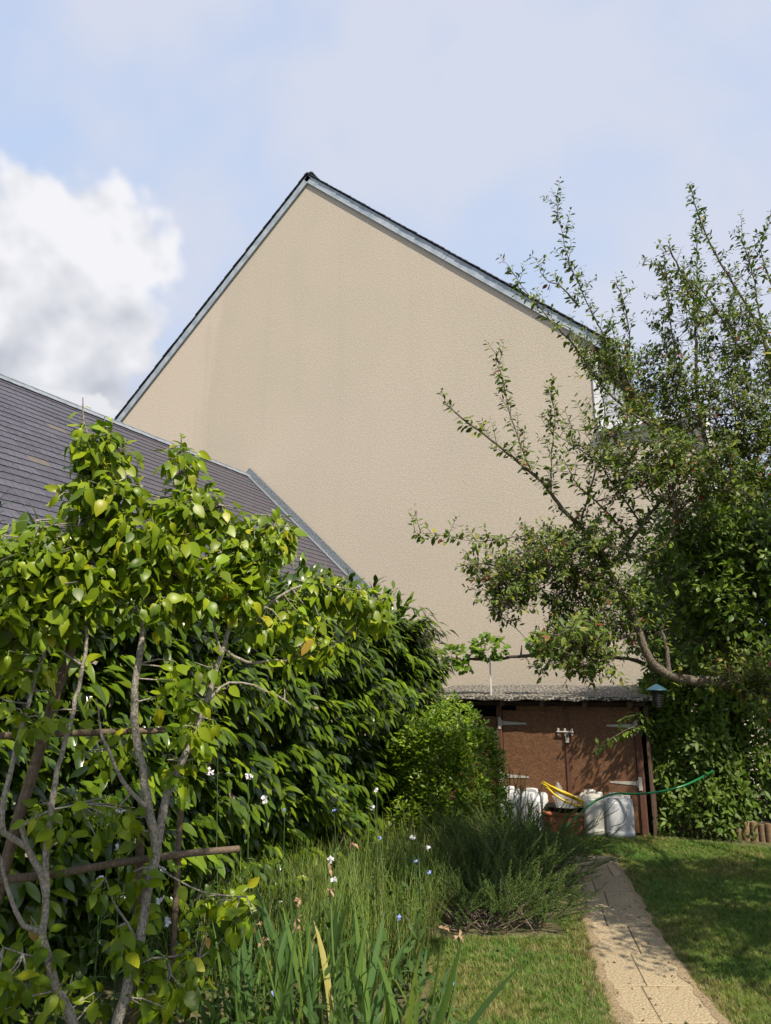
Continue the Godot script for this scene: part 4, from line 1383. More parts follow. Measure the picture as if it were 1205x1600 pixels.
func whorl_bush(called: String, label: String, category: String, at: Vector3, half: Vector3, whorls: int, leaf: Mesh, palette: Array, weights: Array, rough_: float, upright: float, per := 5, singles := 300) -> Node3D:
	var h := thing(called, label, category, at)
	var rough := noise(1.6, 111 + whorls, 3)
	var places := []
	var picks := PackedInt32Array()
	for q in block_skin(at, half, whorls, rough, 0.16, 3.6, 0.6, 0.8):
		var n: Vector3 = q[1]
		var depth := rng.randf() * rng.randf() * 0.30
		var p: Vector3 = q[0] - n * depth
		var axis := (n * (1.0 - upright) + Vector3.UP * upright + ball() * 0.35).normalized()
		var a0 := rng.randf() * TAU
		var side := axis.cross(Vector3(0.31, 0.2, 0.9)).normalized()
		var tone := pick(weights)
		for k in per:
			var a := a0 + k * 2.4
			var out := side.rotated(axis, a)
			var dir := out * rng.randf_range(0.55, 0.95) + axis * rng.randf_range(0.25, 0.9)
			places.append(Transform3D(leaf_basis(dir, axis * 0.5 + Vector3(0.35, 0.4, 0.35) + ball() * 0.3, rng.randf_range(0.7, 1.15)), p - axis * (0.012 * k)))
			picks.append(tone if rng.randf() < 0.7 else pick(weights))
	foliage(h, "leaf", [leaf], rough_, Color(0.66, 0.76, 0.22), palette, places, picks, singles)
	stems(h, at, half * 0.35, 5, half.y * 0.75, 0.014, bark(lin(0.13, 0.10, 0.07), lin(0.05, 0.04, 0.03), lin(0.08, 0.08, 0.05), 4))
	return h


func small_bush() -> void:
	var m := leaf_mesh(0.056, 0.020, 0.55, 0.2, 0.10, 0.004, 4)
	whorl_bush("clipped_bush", "small clipped bush with fine bright green leaves beside the shed", "bush", spot(0.56, 0, 7.0), Vector3(0.46, 1.35, 0.46), 2800, m,
		[Color(0.085, 0.165, 0.010), Color(0.135, 0.235, 0.013), Color(0.19, 0.30, 0.016), Color(0.26, 0.37, 0.02)], [0.15, 0.3, 0.35, 0.2], 0.35, 0.62)


func back_shrubs() -> void:
	var m := leaf_mesh(0.095, 0.034, 0.5, 0.15, 0.2, 0.012, 5)
	var names := [["dark leafy shrub at the shed's right corner in deep shade", Vector3(-0.93, 0.12, -8.78), Vector3(0.46, 1.80, 0.55)], ["broad dark shrub hanging over the log edging", Vector3(-0.05, 0.12, -9.3), Vector3(0.66, 1.95, 0.66)], ["dark shrub behind the log edging by the downpipe", Vector3(1.05, 0.12, -9.25), Vector3(0.85, 2.0, 0.72)], ["dark shrub past the downpipe at the end of the raised bed", Vector3(2.6, 0.12, -9.2), Vector3(0.8, 2.0, 0.72)]]
	for q in names:
		whorl_bush("shade_shrub", q[0], "shrub", q[1], q[2], 2500, m, [Color(0.082, 0.145, 0.020), Color(0.115, 0.190, 0.024), Color(0.15, 0.235, 0.028)], [0.4, 0.4, 0.2], 0.5, 0.15, 4, 120)
	# a leafy branch that reaches across the right hand door
	var limbs := [[0.016, 0.010, [2.95, 0.12, 8.25, 2.9, 0.6, 8.1, 2.78, 0.95, 7.9]], [0.009, 0.003, [2.78, 0.95, 7.9, 2.6, 1.06, 7.65, 2.40, 1.04, 7.5, 2.22, 0.96, 7.42, 2.05, 0.86, 7.38]], [0.008, 0.003, [2.78, 0.95, 7.9, 2.7, 1.12, 7.7, 2.52, 1.18, 7.55, 2.35, 1.14, 7.5]]]
	var t := thing("arching_shrub", "thin shrub whose leafy branch reaches across the right shed door", "shrub", spot(2.95, 0, 8.25))
	var pts := wood(t, limbs, bark(lin(0.12, 0.09, 0.06), lin(0.05, 0.04, 0.03), lin(0.08, 0.08, 0.05), 5), 0.02)
	var places := []
	var picks := PackedInt32Array()
	for p in pts:
		if p[3] == 0:
			continue
		for k in 4:
			var dir: Vector3 = p[1] * 0.4 + ball() * 0.8 + Vector3(0, -0.25, 0)
			places.append(Transform3D(leaf_basis(dir, Vector3.UP + ball() * 0.4, rng.randf_range(0.6, 1.0)), p[0] + ball() * 0.03))
			picks.append(pick([0.4, 0.4, 0.2]))
	foliage(t, "leaf", [m], 0.4, Color(0.5, 0.6, 0.2), [Color(0.082, 0.145, 0.020), Color(0.115, 0.190, 0.024), Color(0.15, 0.235, 0.028)], places, picks)


# ---------------------------------------------------------------- trees
func rosette(p: Vector3, axis: Vector3, count: int, droop: float, size0: float, size1: float, places: Array) -> void:
	var side := axis.cross(Vector3(0.21, 0.37, 0.9)).normalized()
	var a0 := rng.randf() * TAU
	for k in count:
		var out := side.rotated(axis, a0 + k * 2.4 + rng.randf_range(-0.3, 0.3))
		var dir := out * rng.randf_range(0.6, 1.0) + axis * rng.randf_range(-0.1, 0.6) + Vector3(0, -droop * rng.randf_range(0.2, 1.2), 0)
		places.append(Transform3D(leaf_basis(dir, Vector3(0.40, 0.62, 0.38) + out * 0.40 + ball() * 0.65, rng.randf_range(size0, size1)), p - axis * 0.010 * k))


func twig(s: Shape, a: Vector3, b: Vector3, r: float) -> void:
	var mid := a.lerp(b, 0.5) + ball() * a.distance_to(b) * 0.12
	s.tube(PackedVector3Array([a, mid, b]), PackedFloat32Array([r, r * 0.8, r * 0.5]), 4)


func pear_tree(label: String, limbs: Array, clumps: Array, seed_: int) -> void:
	var root := spot(limbs[0][2][0], 0, limbs[0][2][2])
	var t := thing("pear_tree", label, "tree", root)
	var skin := bark(lin(0.29, 0.265, 0.22), lin(0.12, 0.10, 0.08), lin(0.34, 0.33, 0.28), seed_)
	var pts := wood(t, limbs, skin, 0.07)
	var m := leaf_mesh(0.062, 0.041, 0.42, 0.25, 0.34, 0.024, 6, 0.80)
	var palette := [Color(0.105, 0.185, 0.011), Color(0.175, 0.270, 0.013), Color(0.250, 0.355, 0.016), Color(0.325, 0.425, 0.018), Color(0.41, 0.44, 0.02), Color(0.46, 0.30, 0.07)]
	var places := []
	var picks := PackedInt32Array()
	var twigs := Shape.new()
	for c in clumps:
		for k in int(c[5] * (2.1 if c[1] > 1.6 else 0.75)):
			var q := ball()
			var p := spot(c[0] + q.x * c[3], c[1] + q.y * c[4], c[2] + q.z * 0.20 + 0.03)
			var from := nearest(pts, p)
			var axis := (p - from).normalized() * 0.6 + Vector3(0, 0.5, 0) + ball() * 0.3
			axis = axis.normalized()
			if from.distance_to(p) > 0.02:
				twig(twigs, from, p, 0.0035)
			var was := places.size()
			var count := rng.randi_range(4, 8)
			rosette(p, axis, count, 0.95, 0.6, 1.2, places)
			for j in places.size() - was:
				picks.append(pick([0.17, 0.29, 0.28, 0.20, 0.057, 0.003]))
	# long leafy shoots at the top, and leaves along every thin branch
	for q in pts:
		if q[2] < 0.006 and rng.randf() < 0.8:
			var was := places.size()
			rosette(q[0], q[1], 2, 0.5, 0.55, 1.0, places)
			for j in places.size() - was:
				picks.append(pick([0.1, 0.25, 0.3, 0.24, 0.10, 0.01]))
	shaped("twigs", twigs, skin, t, Transform3D(Basis.IDENTITY, -root)).set_meta("kind", "stuff")
	foliage(t, "leaf", [m, leaf_mesh(0.056, 0.034, 0.46, 0.42, 0.55, 0.028, 6, 0.85), leaf_mesh(0.068, 0.042, 0.38, 0.12, 0.10, 0.022, 6, 0.78), leaf_mesh(0.044, 0.026, 0.42, 0.5, 0.7, 0.02, 6, 0.8)], 0.36, Color(0.78, 0.86, 0.24), palette, places, picks)


func pear_trees() -> void:
	pear_tree("trained pear tree with pale forked trunk tied to wooden rails", PEAR_LIMBS, PEAR_CLUMPS, 201)
	pear_tree("crooked pear tree with knotted limbs at the trellis's leaning stake", PEAR2_LIMBS, PEAR2_CLUMPS, 202)
	var base := spot(-1.0, 0, 2.75)
	var t := thing("trellis", "weathered wooden post and rail trellis behind the pear trunks", "trellis", base)
	var old := grained([lin(0.075, 0.052, 0.035), lin(0.15, 0.11, 0.075), lin(0.19, 0.145, 0.10)], 0.04, 4.0, 0.9, 0.4, Vector3(2.5, 0.8, 2.5), 204)
	var back := Transform3D(Basis.IDENTITY, -base)
	for q in [["rail", 0.013, [-1.56, 1.29, 2.40, -1.25, 1.29, 2.62, -0.85, 1.29, 2.90]], ["rail", 0.014, [-1.56, 0.84, 2.40, -1.13, 0.83, 2.70, -0.89, 0.84, 2.87, -0.58, 0.83, 3.09]],
			["stake", 0.020, [-1.40, -0.03, 2.54, -1.24, 1.11, 2.66, -1.16, 1.62, 2.72]], ["post", 0.017, [-0.89, -0.05, 2.92, -0.92, 0.92, 2.92]], ["post", 0.012, [-0.78, -0.05, 2.98, -0.79, 1.02, 2.98]]]:
		var path := smooth_path(q[2], 0.08, 0.002)
		var s := Shape.new()
		s.tube(path, tapered(path.size(), q[1], q[1] * 0.92, 0.02), 10, 0.04)
		shaped(q[0], s, old, t, back)


func shoot_leaves(a: Vector3, dir: Vector3, length: float, gap: float, places: Array, twigs: Shape, r: float, size: float) -> void:
	var n: int = max(2, int(length / gap))
	var bend := ball() * 0.5
	var pts := PackedVector3Array()
	var p := a
	var d := dir.normalized()
	for k in n:
		pts.append(p)
		d = (d + bend * 0.05 + ball() * 0.06 + Vector3(0, 0.03, 0)).normalized()
		p += d * gap
		if k > 0:
			var f := 1.0 - 0.45 * k / n
			var out := d.cross(Vector3(0.2, 0.3, 0.9)).normalized().rotated(d, k * 2.4 + bend.x * 6.0)
			places.append(Transform3D(leaf_basis(out * 0.9 + d * rng.randf_range(0.3, 0.9) + Vector3(0, -0.15, 0), Vector3(0.35, 0.75, 0.30) + ball() * 0.5, size * f * rng.randf_range(0.75, 1.15)), p))
			if rng.randf() < 0.5:
				places.append(Transform3D(leaf_basis(-out * 0.8 + d * 0.5 + ball() * 0.4, Vector3(0.35, 0.75, 0.30) + ball() * 0.6, size * f * rng.randf_range(0.5, 0.9)), p))
	twigs.tube(pts, tapered(pts.size(), r, 0.001), 4)


func fruit_tree(called: String, label: String, limbs: Array, clumps: Array, m: Mesh, palette: Array, weights: Array, skin: Material, gap: float, size: float, deep: float, side_shoots: float, rough_: float, fill := 1.0) -> void:
	var root := spot(limbs[0][2][0], 0, limbs[0][2][2])
	var t := thing(called, label, "tree", root)
	var pts := wood(t, limbs, skin, 0.05)
	var places := []
	var picks := PackedInt32Array()
	var twigs := Shape.new()
	for q in pts:
		if q[3] == 0 or q[2] > 0.03:
			continue
		var thin: float = clampf(1.0 - q[2] / 0.022, 0.1, 1.0)
		if rng.randf() < 0.9 * thin:
			rosette(q[0], (q[1] + ball() * 0.7 + Vector3(0, 0.3, 0)).normalized(), rng.randi_range(3, 6), 0.25, 0.6 * size, 1.1 * size, places)
		if rng.randf() < side_shoots * (0.35 + 0.65 * thin):
			var d: Vector3 = q[1] * 0.5 + ball() * 0.9 + Vector3(0, 0.35, 0)
			shoot_leaves(q[0], d, rng.randf_range(2.5, 10.0) * gap, gap, places, twigs, 0.0025, size)
	for c in clumps:
		for k in int(c[5] * fill):
			var q := ball()
			var p := spot(c[0] + q.x * c[3], c[1] + q.y * c[4], c[2] + q.z * deep)
			var from := nearest(pts, p + ball() * 0.18)
			var away := from.distance_to(p)
			if away > 0.03:
				twig(twigs, from, p, clampf(0.003 * away + 0.0015, 0.0015, 0.0035))
			for j in 3:
				shoot_leaves(p, (p - from).normalized() * 0.4 + ball() * 0.9 + Vector3(0, 0.25, 0), rng.randf_range(4.0, 12.0) * gap, gap, places, twigs, 0.002, size)
	for k in places.size():
		picks.append(pick(weights))
	shaped("twigs", twigs, skin, t, Transform3D(Basis.IDENTITY, -root)).set_meta("kind", "stuff")
	foliage(t, "leaf", [m], rough_, Color(0.62, 0.72, 0.24), palette, places, picks)
	print(called, " leaves ", places.size())


func plum_tree() -> void:
	fruit_tree("plum_tree", "old plum tree with spiky leafy shoots reaching before the gable", PLUM_LIMBS, PLUM_CLUMPS, leaf_mesh(0.054, 0.025, 0.52, 0.2, 0.18, 0.006, 4),
		[Color(0.082, 0.132, 0.024), Color(0.118, 0.178, 0.028), Color(0.165, 0.225, 0.030), Color(0.23, 0.26, 0.03), Color(0.24, 0.07, 0.045), Color(0.35, 0.30, 0.02)], [0.32, 0.32, 0.2, 0.12, 0.03, 0.01],
		bark(lin(0.14, 0.115, 0.085), lin(0.045, 0.036, 0.028), lin(0.18, 0.17, 0.12), 211), 0.018, 1.0, 0.27, 1.0, 0.5, 1.65)


func apple_tree() -> void:
	fruit_tree("apple_tree", "broad leaved fruit tree hanging low in front of the plum branches", APPLE_LIMBS, APPLE_CLUMPS, leaf_mesh(0.085, 0.040, 0.5, 0.18, 0.2, 0.018, 5),
		[Color(0.082, 0.145, 0.024), Color(0.115, 0.195, 0.028), Color(0.16, 0.25, 0.032), Color(0.21, 0.31, 0.035)], [0.3, 0.35, 0.25, 0.1],
		bark(lin(0.14, 0.12, 0.09), lin(0.045, 0.038, 0.03), lin(0.18, 0.18, 0.13), 212), 0.034, 0.9, 0.30, 0.3, 0.38, 1.25)


func overhead_tree() -> void:
	fruit_tree("shade_tree", "young fruit tree behind the path whose crown shades the pear trunks", OVERHEAD_LIMBS, OVERHEAD_CLUMPS, leaf_mesh(0.085, 0.040, 0.5, 0.18, 0.2, 0.018, 4),
		[Color(0.115, 0.195, 0.028), Color(0.16, 0.25, 0.032), Color(0.21, 0.31, 0.035)], [0.3, 0.4, 0.3],
		bark(lin(0.14, 0.12, 0.09), lin(0.045, 0.038, 0.03), lin(0.18, 0.18, 0.13), 213), 0.034, 0.9, 0.25, 0.3, 0.4)


func edge_shrub() -> void:
	var root := spot(2.78, 0, 4.7)
	var t := thing("lobed_leaf_shrub", "bright green shrub with lobed leaves at the lawn's shady side", "shrub", root)
	var limbs := [[0.016, 0.008, [2.78, 0.1, 4.7, 2.7, 0.6, 4.65, 2.58, 1.0, 4.6, 2.45, 1.28, 4.6]], [0.010, 0.004, [2.7, 0.6, 4.65, 2.55, 0.85, 4.6, 2.42, 1.05, 4.6]], [0.010, 0.004, [2.7, 0.6, 4.65, 2.8, 1.0, 4.6, 2.75, 1.4, 4.6]]]
	var pts := wood(t, limbs, bark(lin(0.15, 0.12, 0.08), lin(0.06, 0.05, 0.035), lin(0.1, 0.1, 0.06), 6), 0.02)
	var places := []
	var picks := PackedInt32Array()
	for q in pts:
		if q[0].y < 0.6:
			continue
		for k in 3:
			places.append(Transform3D(leaf_basis(ball() + Vector3(-0.3, -0.1, 0.1), Vector3.UP + ball() * 0.5, rng.randf_range(0.7, 1.1)), q[0]))
			picks.append(pick([0.4, 0.4, 0.2]))
	foliage(t, "leaf", [lobed_mesh(0.10, 5, 0.45, 0.05)], 0.4, Color(0.6, 0.72, 0.22), [Color(0.09, 0.17, 0.016), Color(0.13, 0.23, 0.02), Color(0.17, 0.27, 0.02)], places, picks)


func grape_vine() -> void:
	var root := Vector3(-1.02, 0.13, -8.9)
	var t := thing("grape_vine", "old grape vine arm trained level above the shed roof", "vine", root)
	var wooden := bark(lin(0.10, 0.075, 0.055), lin(0.035, 0.027, 0.02), lin(0.13, 0.10, 0.07), 221)
	var back := Transform3D(Basis.IDENTITY, -root)
	var via := PackedVector3Array([Vector3(-1.02, 0.10, -8.9), Vector3(-0.98, 0.6, -8.8), Vector3(-1.0, 1.25, -8.62), Vector3(-1.15, 1.62, -8.40), Vector3(-1.6, 1.78, -8.22), Vector3(-2.19, 1.80, -8.15), Vector3(-2.45, 1.80, -8.18), Vector3(-2.71, 1.79, -8.2), Vector3(-2.94, 1.765, -8.2), Vector3(-3.26, 1.775, -8.2), Vector3(-3.42, 1.72, -8.2), Vector3(-3.6, 1.69, -8.2), Vector3(-4.0, 1.72, -8.2)])
	var path := PackedVector3Array()
	for k in via.size() - 1:
		for j in 6:
			path.append(via[k].cubic_interpolate(via[k + 1], via[max(k - 1, 0)], via[min(k + 2, via.size() - 1)], j / 6.0) + ball() * 0.007)
	var s := Shape.new()
	s.tube(path, tapered(path.size(), 0.024, 0.014, 0.18), 8, 0.1)
	shaped("trunk", s, wooden, t, back)
	for q in [[Vector3(-2.60, 1.79, -8.19), Vector3(-2.58, 1.92, -8.19)], [Vector3(-2.95, 1.77, -8.2), Vector3(-2.93, 1.86, -8.18)], [Vector3(-2.33, 1.80, -8.16), Vector3(-2.33, 1.94, -8.15)], [Vector3(-3.38, 1.74, -8.2), Vector3(-3.38, 1.84, -8.18)], [Vector3(-3.24, 1.77, -8.2), Vector3(-3.2, 1.84, -8.2)]]:
		var g := Shape.new()
		g.tube(PackedVector3Array([q[0], q[0].lerp(q[1], 0.5) + ball() * 0.015, q[1]]), PackedFloat32Array([0.012, 0.010, 0.007]), 6)
		shaped("spur", g, wooden, t, back)
	var places := []
	var picks := PackedInt32Array()
	for c in [[Vector3(-3.40, 1.83, -8.18), 0.15, 0.10, 46], [Vector3(-2.96, 1.90, -8.16), 0.19, 0.12, 90], [Vector3(-2.34, 1.94, -8.13), 0.12, 0.11, 46], [Vector3(-3.27, 1.70, -8.16), 0.07, 0.08, 14]]:
		for k in c[3]:
			var q := ball()
			places.append(Transform3D(leaf_basis(q * 0.7 + ball() * 0.6 + Vector3(0, -0.1, 0.2), Vector3(0.1, 0.7, 0.5) + ball() * 0.5, rng.randf_range(0.55, 1.05)), c[0] + Vector3(q.x * c[1], q.y * c[2], q.z * 0.09)))
			picks.append(pick([0.35, 0.4, 0.25]))
	foliage(t, "leaf", [lobed_mesh(0.115, 5, 0.30, 0.03)], 0.45, Color(0.66, 0.76, 0.26), [Color(0.10, 0.20, 0.02), Color(0.15, 0.26, 0.024), Color(0.21, 0.31, 0.03)], places, picks)
	var st := Shape.new()
	st.rod(Vector3(0, 0, 0), Vector3(0, 0.48, 0.0), 0.009, 8)
	st.box(Vector3(0, 0.005, 0), Vector3(0.05, 0.01, 0.04), Basis.IDENTITY, 0.002)
	var rod := shaped("vine_stake", st, plain(lin(0.62, 0.63, 0.64), 0.4), self, Transform3D(Basis.IDENTITY, Vector3(-2.965, 1.352, -8.17)))
	tag(rod, "thin white metal stake on the shed roof holding the vine", "stake")


func feeder() -> void:
	var at := spot(1.595, 1.33, 4.38)
	var t := thing("hanging_lantern", "black ringed lantern with blue cap hanging from the plum branch", "lantern", at)
	t.scale = Vector3.ONE * 0.72
	var dark := plain(lin(0.014, 0.016, 0.018), 0.4)
	var s := Shape.new()
	s.lathe(Vector3(0, 0.145, 0), [[0.082, 0.0], [0.079, 0.006], [0.045, 0.028], [0.012, 0.046], [0.0, 0.05]], 24)
	s.lathe(Vector3(0, 0.145, 0), [[0.082, 0.0], [0.045, 0.018], [0.0, 0.03]], 24)
	shaped("cap", s, plain(lin(0.03, 0.085, 0.125), 0.45), t)
	s = Shape.new()
	s.lathe(Vector3.ZERO, [[0.0, 0.0], [0.020, 0.004], [0.034, 0.06], [0.040, 0.15], [0.0, 0.152]], 16)
	shaped("core", s, dark, t)
	for k in 8:
		s = Shape.new()
		var r := 0.036 + 0.022 * k / 7.0
		var y := 0.014 + 0.017 * k
		s.lathe(Vector3(0, y, 0), [[r * 0.6, 0.003], [r, 0.0], [r * 1.03, 0.004], [r, 0.007], [r * 0.6, 0.006]], 20)
		shaped("ring", s, dark, t)
	s = Shape.new()
	s.rod(Vector3(0, 0.19, 0), Vector3(0, 0.33, 0), 0.0025, 5)
	shaped("hanging_wire", s, dark, t)


# ---------------------------------------------------------------- low plants
func rosemary() -> void:
	var base := spot(0.95, 0, 5.6)
	var t := thing("rosemary_bush", "sprawling rosemary bush spilling over the path's edge", "bush", base)
	var sp := Shape.new()
	var tip := 0.17
	for k in 34:
		var f := k / 33.0
		var a := k * 2.4
		var out := Vector3(cos(a), 0.75 + 0.5 * f, sin(a)).normalized()
		var p := Vector3(0.012 * sin(f * 2.0), tip * f, 0)
		var l := 0.026 * (1.0 - 0.5 * f)
		var w := out.cross(Vector3.UP).normalized() * 0.0026
		var nn := w.cross(out).normalized()
		if nn.y < 0:
			nn = -nn
		var a0 := sp.add(p - w, nn, Vector2(0.3, 1))
		sp.add(p + w, nn, Vector2(0.6, 1)); sp.add(p + out * l * 0.6 + w, nn, Vector2(0.6, 0.5)); sp.add(p + out * l, nn, Vector2(0.5, 0))
		sp.face(a0, a0 + 1, a0 + 2); sp.face(a0, a0 + 2, a0 + 3)
	sp.tube(PackedVector3Array([Vector3.ZERO, Vector3(0.012, tip, 0)]), PackedFloat32Array([0.002, 0.001]), 4)
	var places := []
	var picks := PackedInt32Array()
	var woody := Shape.new()
	# long arching stems from a sprawling stock, sprigs all along them
	for k in 780:
		var f := rng.randf()
		var d0 := 4.85 + 1.75 * f
		var foot := spot(0.70 + 0.24 * (d0 - 4.9) + rng.randf_range(-0.30, 0.26), 0.02, d0 + rng.randf_range(-0.1, 0.1))
		var a := rng.randf() * TAU
		var rise := rng.randf_range(0.25, 1.5)
		var dir := (spot(cos(a), 0, sin(a) * 0.8) + Vector3(0, rise, 0)).normalized()
		var length := rng.randf_range(0.26, 0.56) * (0.8 + 0.35 * sin(d0 * 4.3 + 1.0)) * (1.35 if d0 > 6.0 else 1.0)
		var p := foot
		var line := PackedVector3Array()
		var n: int = max(4, int(length / 0.042))
		for j in n:
			line.append(p)
			dir = (dir + Vector3(0, -0.05 + 0.10 * j / n, 0) + ball() * 0.07).normalized()
			p += dir * 0.042
			if j > n * 0.25:
				var back_ := 0.55 if j < n - 1 else 0.1
				places.append(Transform3D(leaf_basis(dir + ball() * back_, Vector3.UP + ball(), rng.randf_range(0.6, 1.0)), p))
				picks.append(pick([0.3, 0.4, 0.25, 0.05]))
		woody.tube(line, tapered(line.size(), 0.004, 0.001), 4)
	shaped("stalks", woody, bark(lin(0.17, 0.13, 0.09), lin(0.06, 0.045, 0.035), lin(0.2, 0.17, 0.13), 9), t, Transform3D(Basis.IDENTITY, -base)).set_meta("kind", "stuff")
	foliage(t, "sprig", [sp.mesh()], 0.55, Color(0.35, 0.45, 0.2), [Color(0.072, 0.122, 0.030), Color(0.100, 0.165, 0.038), Color(0.135, 0.205, 0.052), Color(0.22, 0.25, 0.12)], places, picks, 300)
	var grey := bark(lin(0.16, 0.12, 0.085), lin(0.06, 0.045, 0.035), lin(0.2, 0.17, 0.13), 8)
	for j in 6:
		var a := spot(0.9 + rng.randf_range(-0.15, 0.15), -0.02, 5.6 + rng.randf_range(-0.5, 0.5))
		var b := spot(0.95 + rng.randf_range(-0.3, 0.3), rng.randf_range(0.12, 0.25), 5.7 + rng.randf_range(-0.6, 0.6))
		var s := Shape.new()
		s.tube(PackedVector3Array([a, a.lerp(b, 0.5) + Vector3(0, 0.06, 0) + ball() * 0.04, b]), PackedFloat32Array([0.009, 0.006, 0.003]), 6)
		shaped("stem", s, grey, t, Transform3D(Basis.IDENTITY, -base))


func blade_mesh(length: float, width: float, bend: float, fold: float) -> ArrayMesh:
	var s := Shape.new()
	var rows := []
	for k in 7:
		var f := k / 6.0
		var w := width * 0.5 * (1.0 if f < 0.55 else 1.0 - pow((f - 0.55) / 0.45, 1.6))
		var y := length * (f - bend * 0.35 * f * f * f)
		var z := -length * bend * f * f
		rows.append([s.add(Vector3(-w, y, z + w * fold), Vector3(0.25, 0.1, 1).normalized(), Vector2(0.1, 1 - f)), s.add(Vector3(0, y, z), Vector3(0, 0.1, 1).normalized(), Vector2(0.3, 1 - f)), s.add(Vector3(w, y, z + w * fold), Vector3(-0.25, 0.1, 1).normalized(), Vector2(0.6, 1 - f))])
	for k in 6:
		for j in 2:
			s.face(rows[k][j], rows[k][j + 1], rows[k + 1][j + 1])
			s.face(rows[k][j], rows[k + 1][j + 1], rows[k + 1][j])
	return s.mesh()


func irises() -> void:
	var greens := []
	for c in [Color(0.050, 0.100, 0.038), Color(0.070, 0.135, 0.042), Color(0.10, 0.175, 0.040), Color(0.15, 0.22, 0.035), Color(0.33, 0.30, 0.09)]:
		var m := leaf_material(Color(c.r, c.g, c.b).linear_to_srgb(), 0.42, Color(0.45, 0.55, 0.2))
		m.albedo_texture = null
		greens.append(m)
	var meshes := []
	for k in 6:
		meshes.append(blade_mesh(1.0, rng.randf_range(0.045, 0.062), rng.randf_range(0.03, 0.6) * rng.randf(), 0.15))
	var straw := grained([lin(0.22, 0.13, 0.07), lin(0.34, 0.22, 0.13), lin(0.42, 0.30, 0.19)], 0.05, 12.0, 0.9)
	var stalk_green := plain(lin(0.10, 0.17, 0.035), 0.5)
	var words := ["iris clump with withered flowers nearest the pear's hanging leaves", "large iris clump with broad blue green blades and dried flowers", "iris clump leaning over the edge of the sunny lawn", "iris clump half hidden in tall grass behind the others"]
	var where := [[-0.55, 3.50, 44, 1], [-0.22, 3.42, 52, 3], [0.08, 3.42, 34, 2], [-0.35, 4.05, 36, 2]]
	for k in 4:
		var base := spot(where[k][0], 0, where[k][1])
		var t := thing("iris", words[k], "iris", base, "irises in the flower bed")
		for j in where[k][2]:
			var off := Vector3(rng.randf_range(-0.18, 0.18), -0.02, rng.randf_range(-0.18, 0.18))
			var lean := Vector3(off.x * 1.5 + rng.randf_range(-0.22, 0.22), 1.0, off.z * 1.5 + rng.randf_range(-0.22, 0.22))
			if k == 2 and j % 3 == 0:
				lean += spot(0.35, 0, -0.1)
			var face := Vector3(rng.randf_range(-1, 1), 0.15, rng.randf_range(-1, 1))
			part("blade", meshes[rng.randi() % 6], greens[pick([0.26, 0.33, 0.26, 0.12, 0.03])], t, Transform3D(leaf_basis(lean, face, rng.randf_range(0.25, 0.58)), off))
		for j in where[k][3]:
			var foot := Vector3(rng.randf_range(-0.15, 0.15), -0.02, rng.randf_range(-0.15, 0.15))
			var top := foot * 1.8 + Vector3(rng.randf_range(-0.1, 0.1), rng.randf_range(0.45, 0.72), rng.randf_range(-0.1, 0.1))
			var s := Shape.new()
			s.tube(PackedVector3Array([foot, foot.lerp(top, 0.5) + ball() * 0.03, top]), PackedFloat32Array([0.006, 0.005, 0.004]), 6)
			var st := shaped("flower_stalk", s, stalk_green, t)
			for i in rng.randi_range(1, 2):
				var f := Shape.new()
				var at := foot.lerp(top, 1.0 - 0.13 * i) if i > 0 else top
				for p in 5:
					var d := (ball() + Vector3(0, 0.1, 0)).normalized()
					var sd := d.cross(ball().normalized()).normalized() * 0.007
					var e := at + d * rng.randf_range(0.012, 0.028)
					f.quad(at - sd * 0.4, at + sd * 0.4, e + sd + ball() * 0.006, e - sd + ball() * 0.006, Vector3.UP)
					f.tri(e + sd, e - sd, e + d * 0.010 + Vector3(0, -0.012, 0), Vector3.UP)
				shaped("withered_flower", f, straw, st)


func scatter(called: String, m: Mesh, mat: Material, places: Array, tints: PackedColorArray, label: String, category: String) -> void:
	var mm := MultiMesh.new()
	mm.transform_format = MultiMesh.TRANSFORM_3D
	mm.use_colors = true
	mm.mesh = m
	mm.instance_count = places.size()
	for k in places.size():
		mm.set_instance_transform(k, places[k])
		mm.set_instance_color(k, tints[k])
	var o := MultiMeshInstance3D.new()
	o.name = called
	o.multimesh = mm
	o.material_override = mat
	o.set_meta("kind", "stuff")
	o.set_meta("label", label)
	o.set_meta("category", category)
	add_child(o, true)


func grass_material(rough: float) -> StandardMaterial3D:
	var m := leaf_material(Color.WHITE, rough, Color(0.5, 0.6, 0.2), true)
	m.albedo_texture = null
	return m


func tuft_mesh(blades: int, tall: float, wide: float, spread: float, bend: float, seed_: int) -> ArrayMesh:
	var r := RandomNumberGenerator.new()
	r.seed = seed_
	var s := Shape.new()
	for k in blades:
		var a := r.randf() * TAU
		var foot := Vector3(cos(a), 0, sin(a)) * spread * r.randf()
		var out := Vector3(cos(a + r.randf_range(-1, 1)), 0, sin(a + r.randf_range(-1, 1)))
		var h := tall * r.randf_range(0.5, 1.0)
		var w := out.cross(Vector3.UP).normalized().rotated(Vector3.UP, r.randf_range(-0.8, 0.8)) * wide * 0.5
		var nn := (Vector3(0, 0.5, 0) + out * -0.6).normalized()
		var last := -1
		var b := r.randf_range(0.4, 1.0) * bend
		for j in 4:
			var f := j / 3.0
			var p := foot + Vector3(0, h * (f - 0.35 * b * f * f), 0) + out * h * b * f * f
			var ww := w * (1.0 - f * 0.85)
			var q := s.add(p - ww, nn)
			s.add(p + ww, nn)
			if last >= 0:
				s.face(last, last + 1, q + 1); s.face(last, q + 1, q)
			last = q
	return s.mesh()


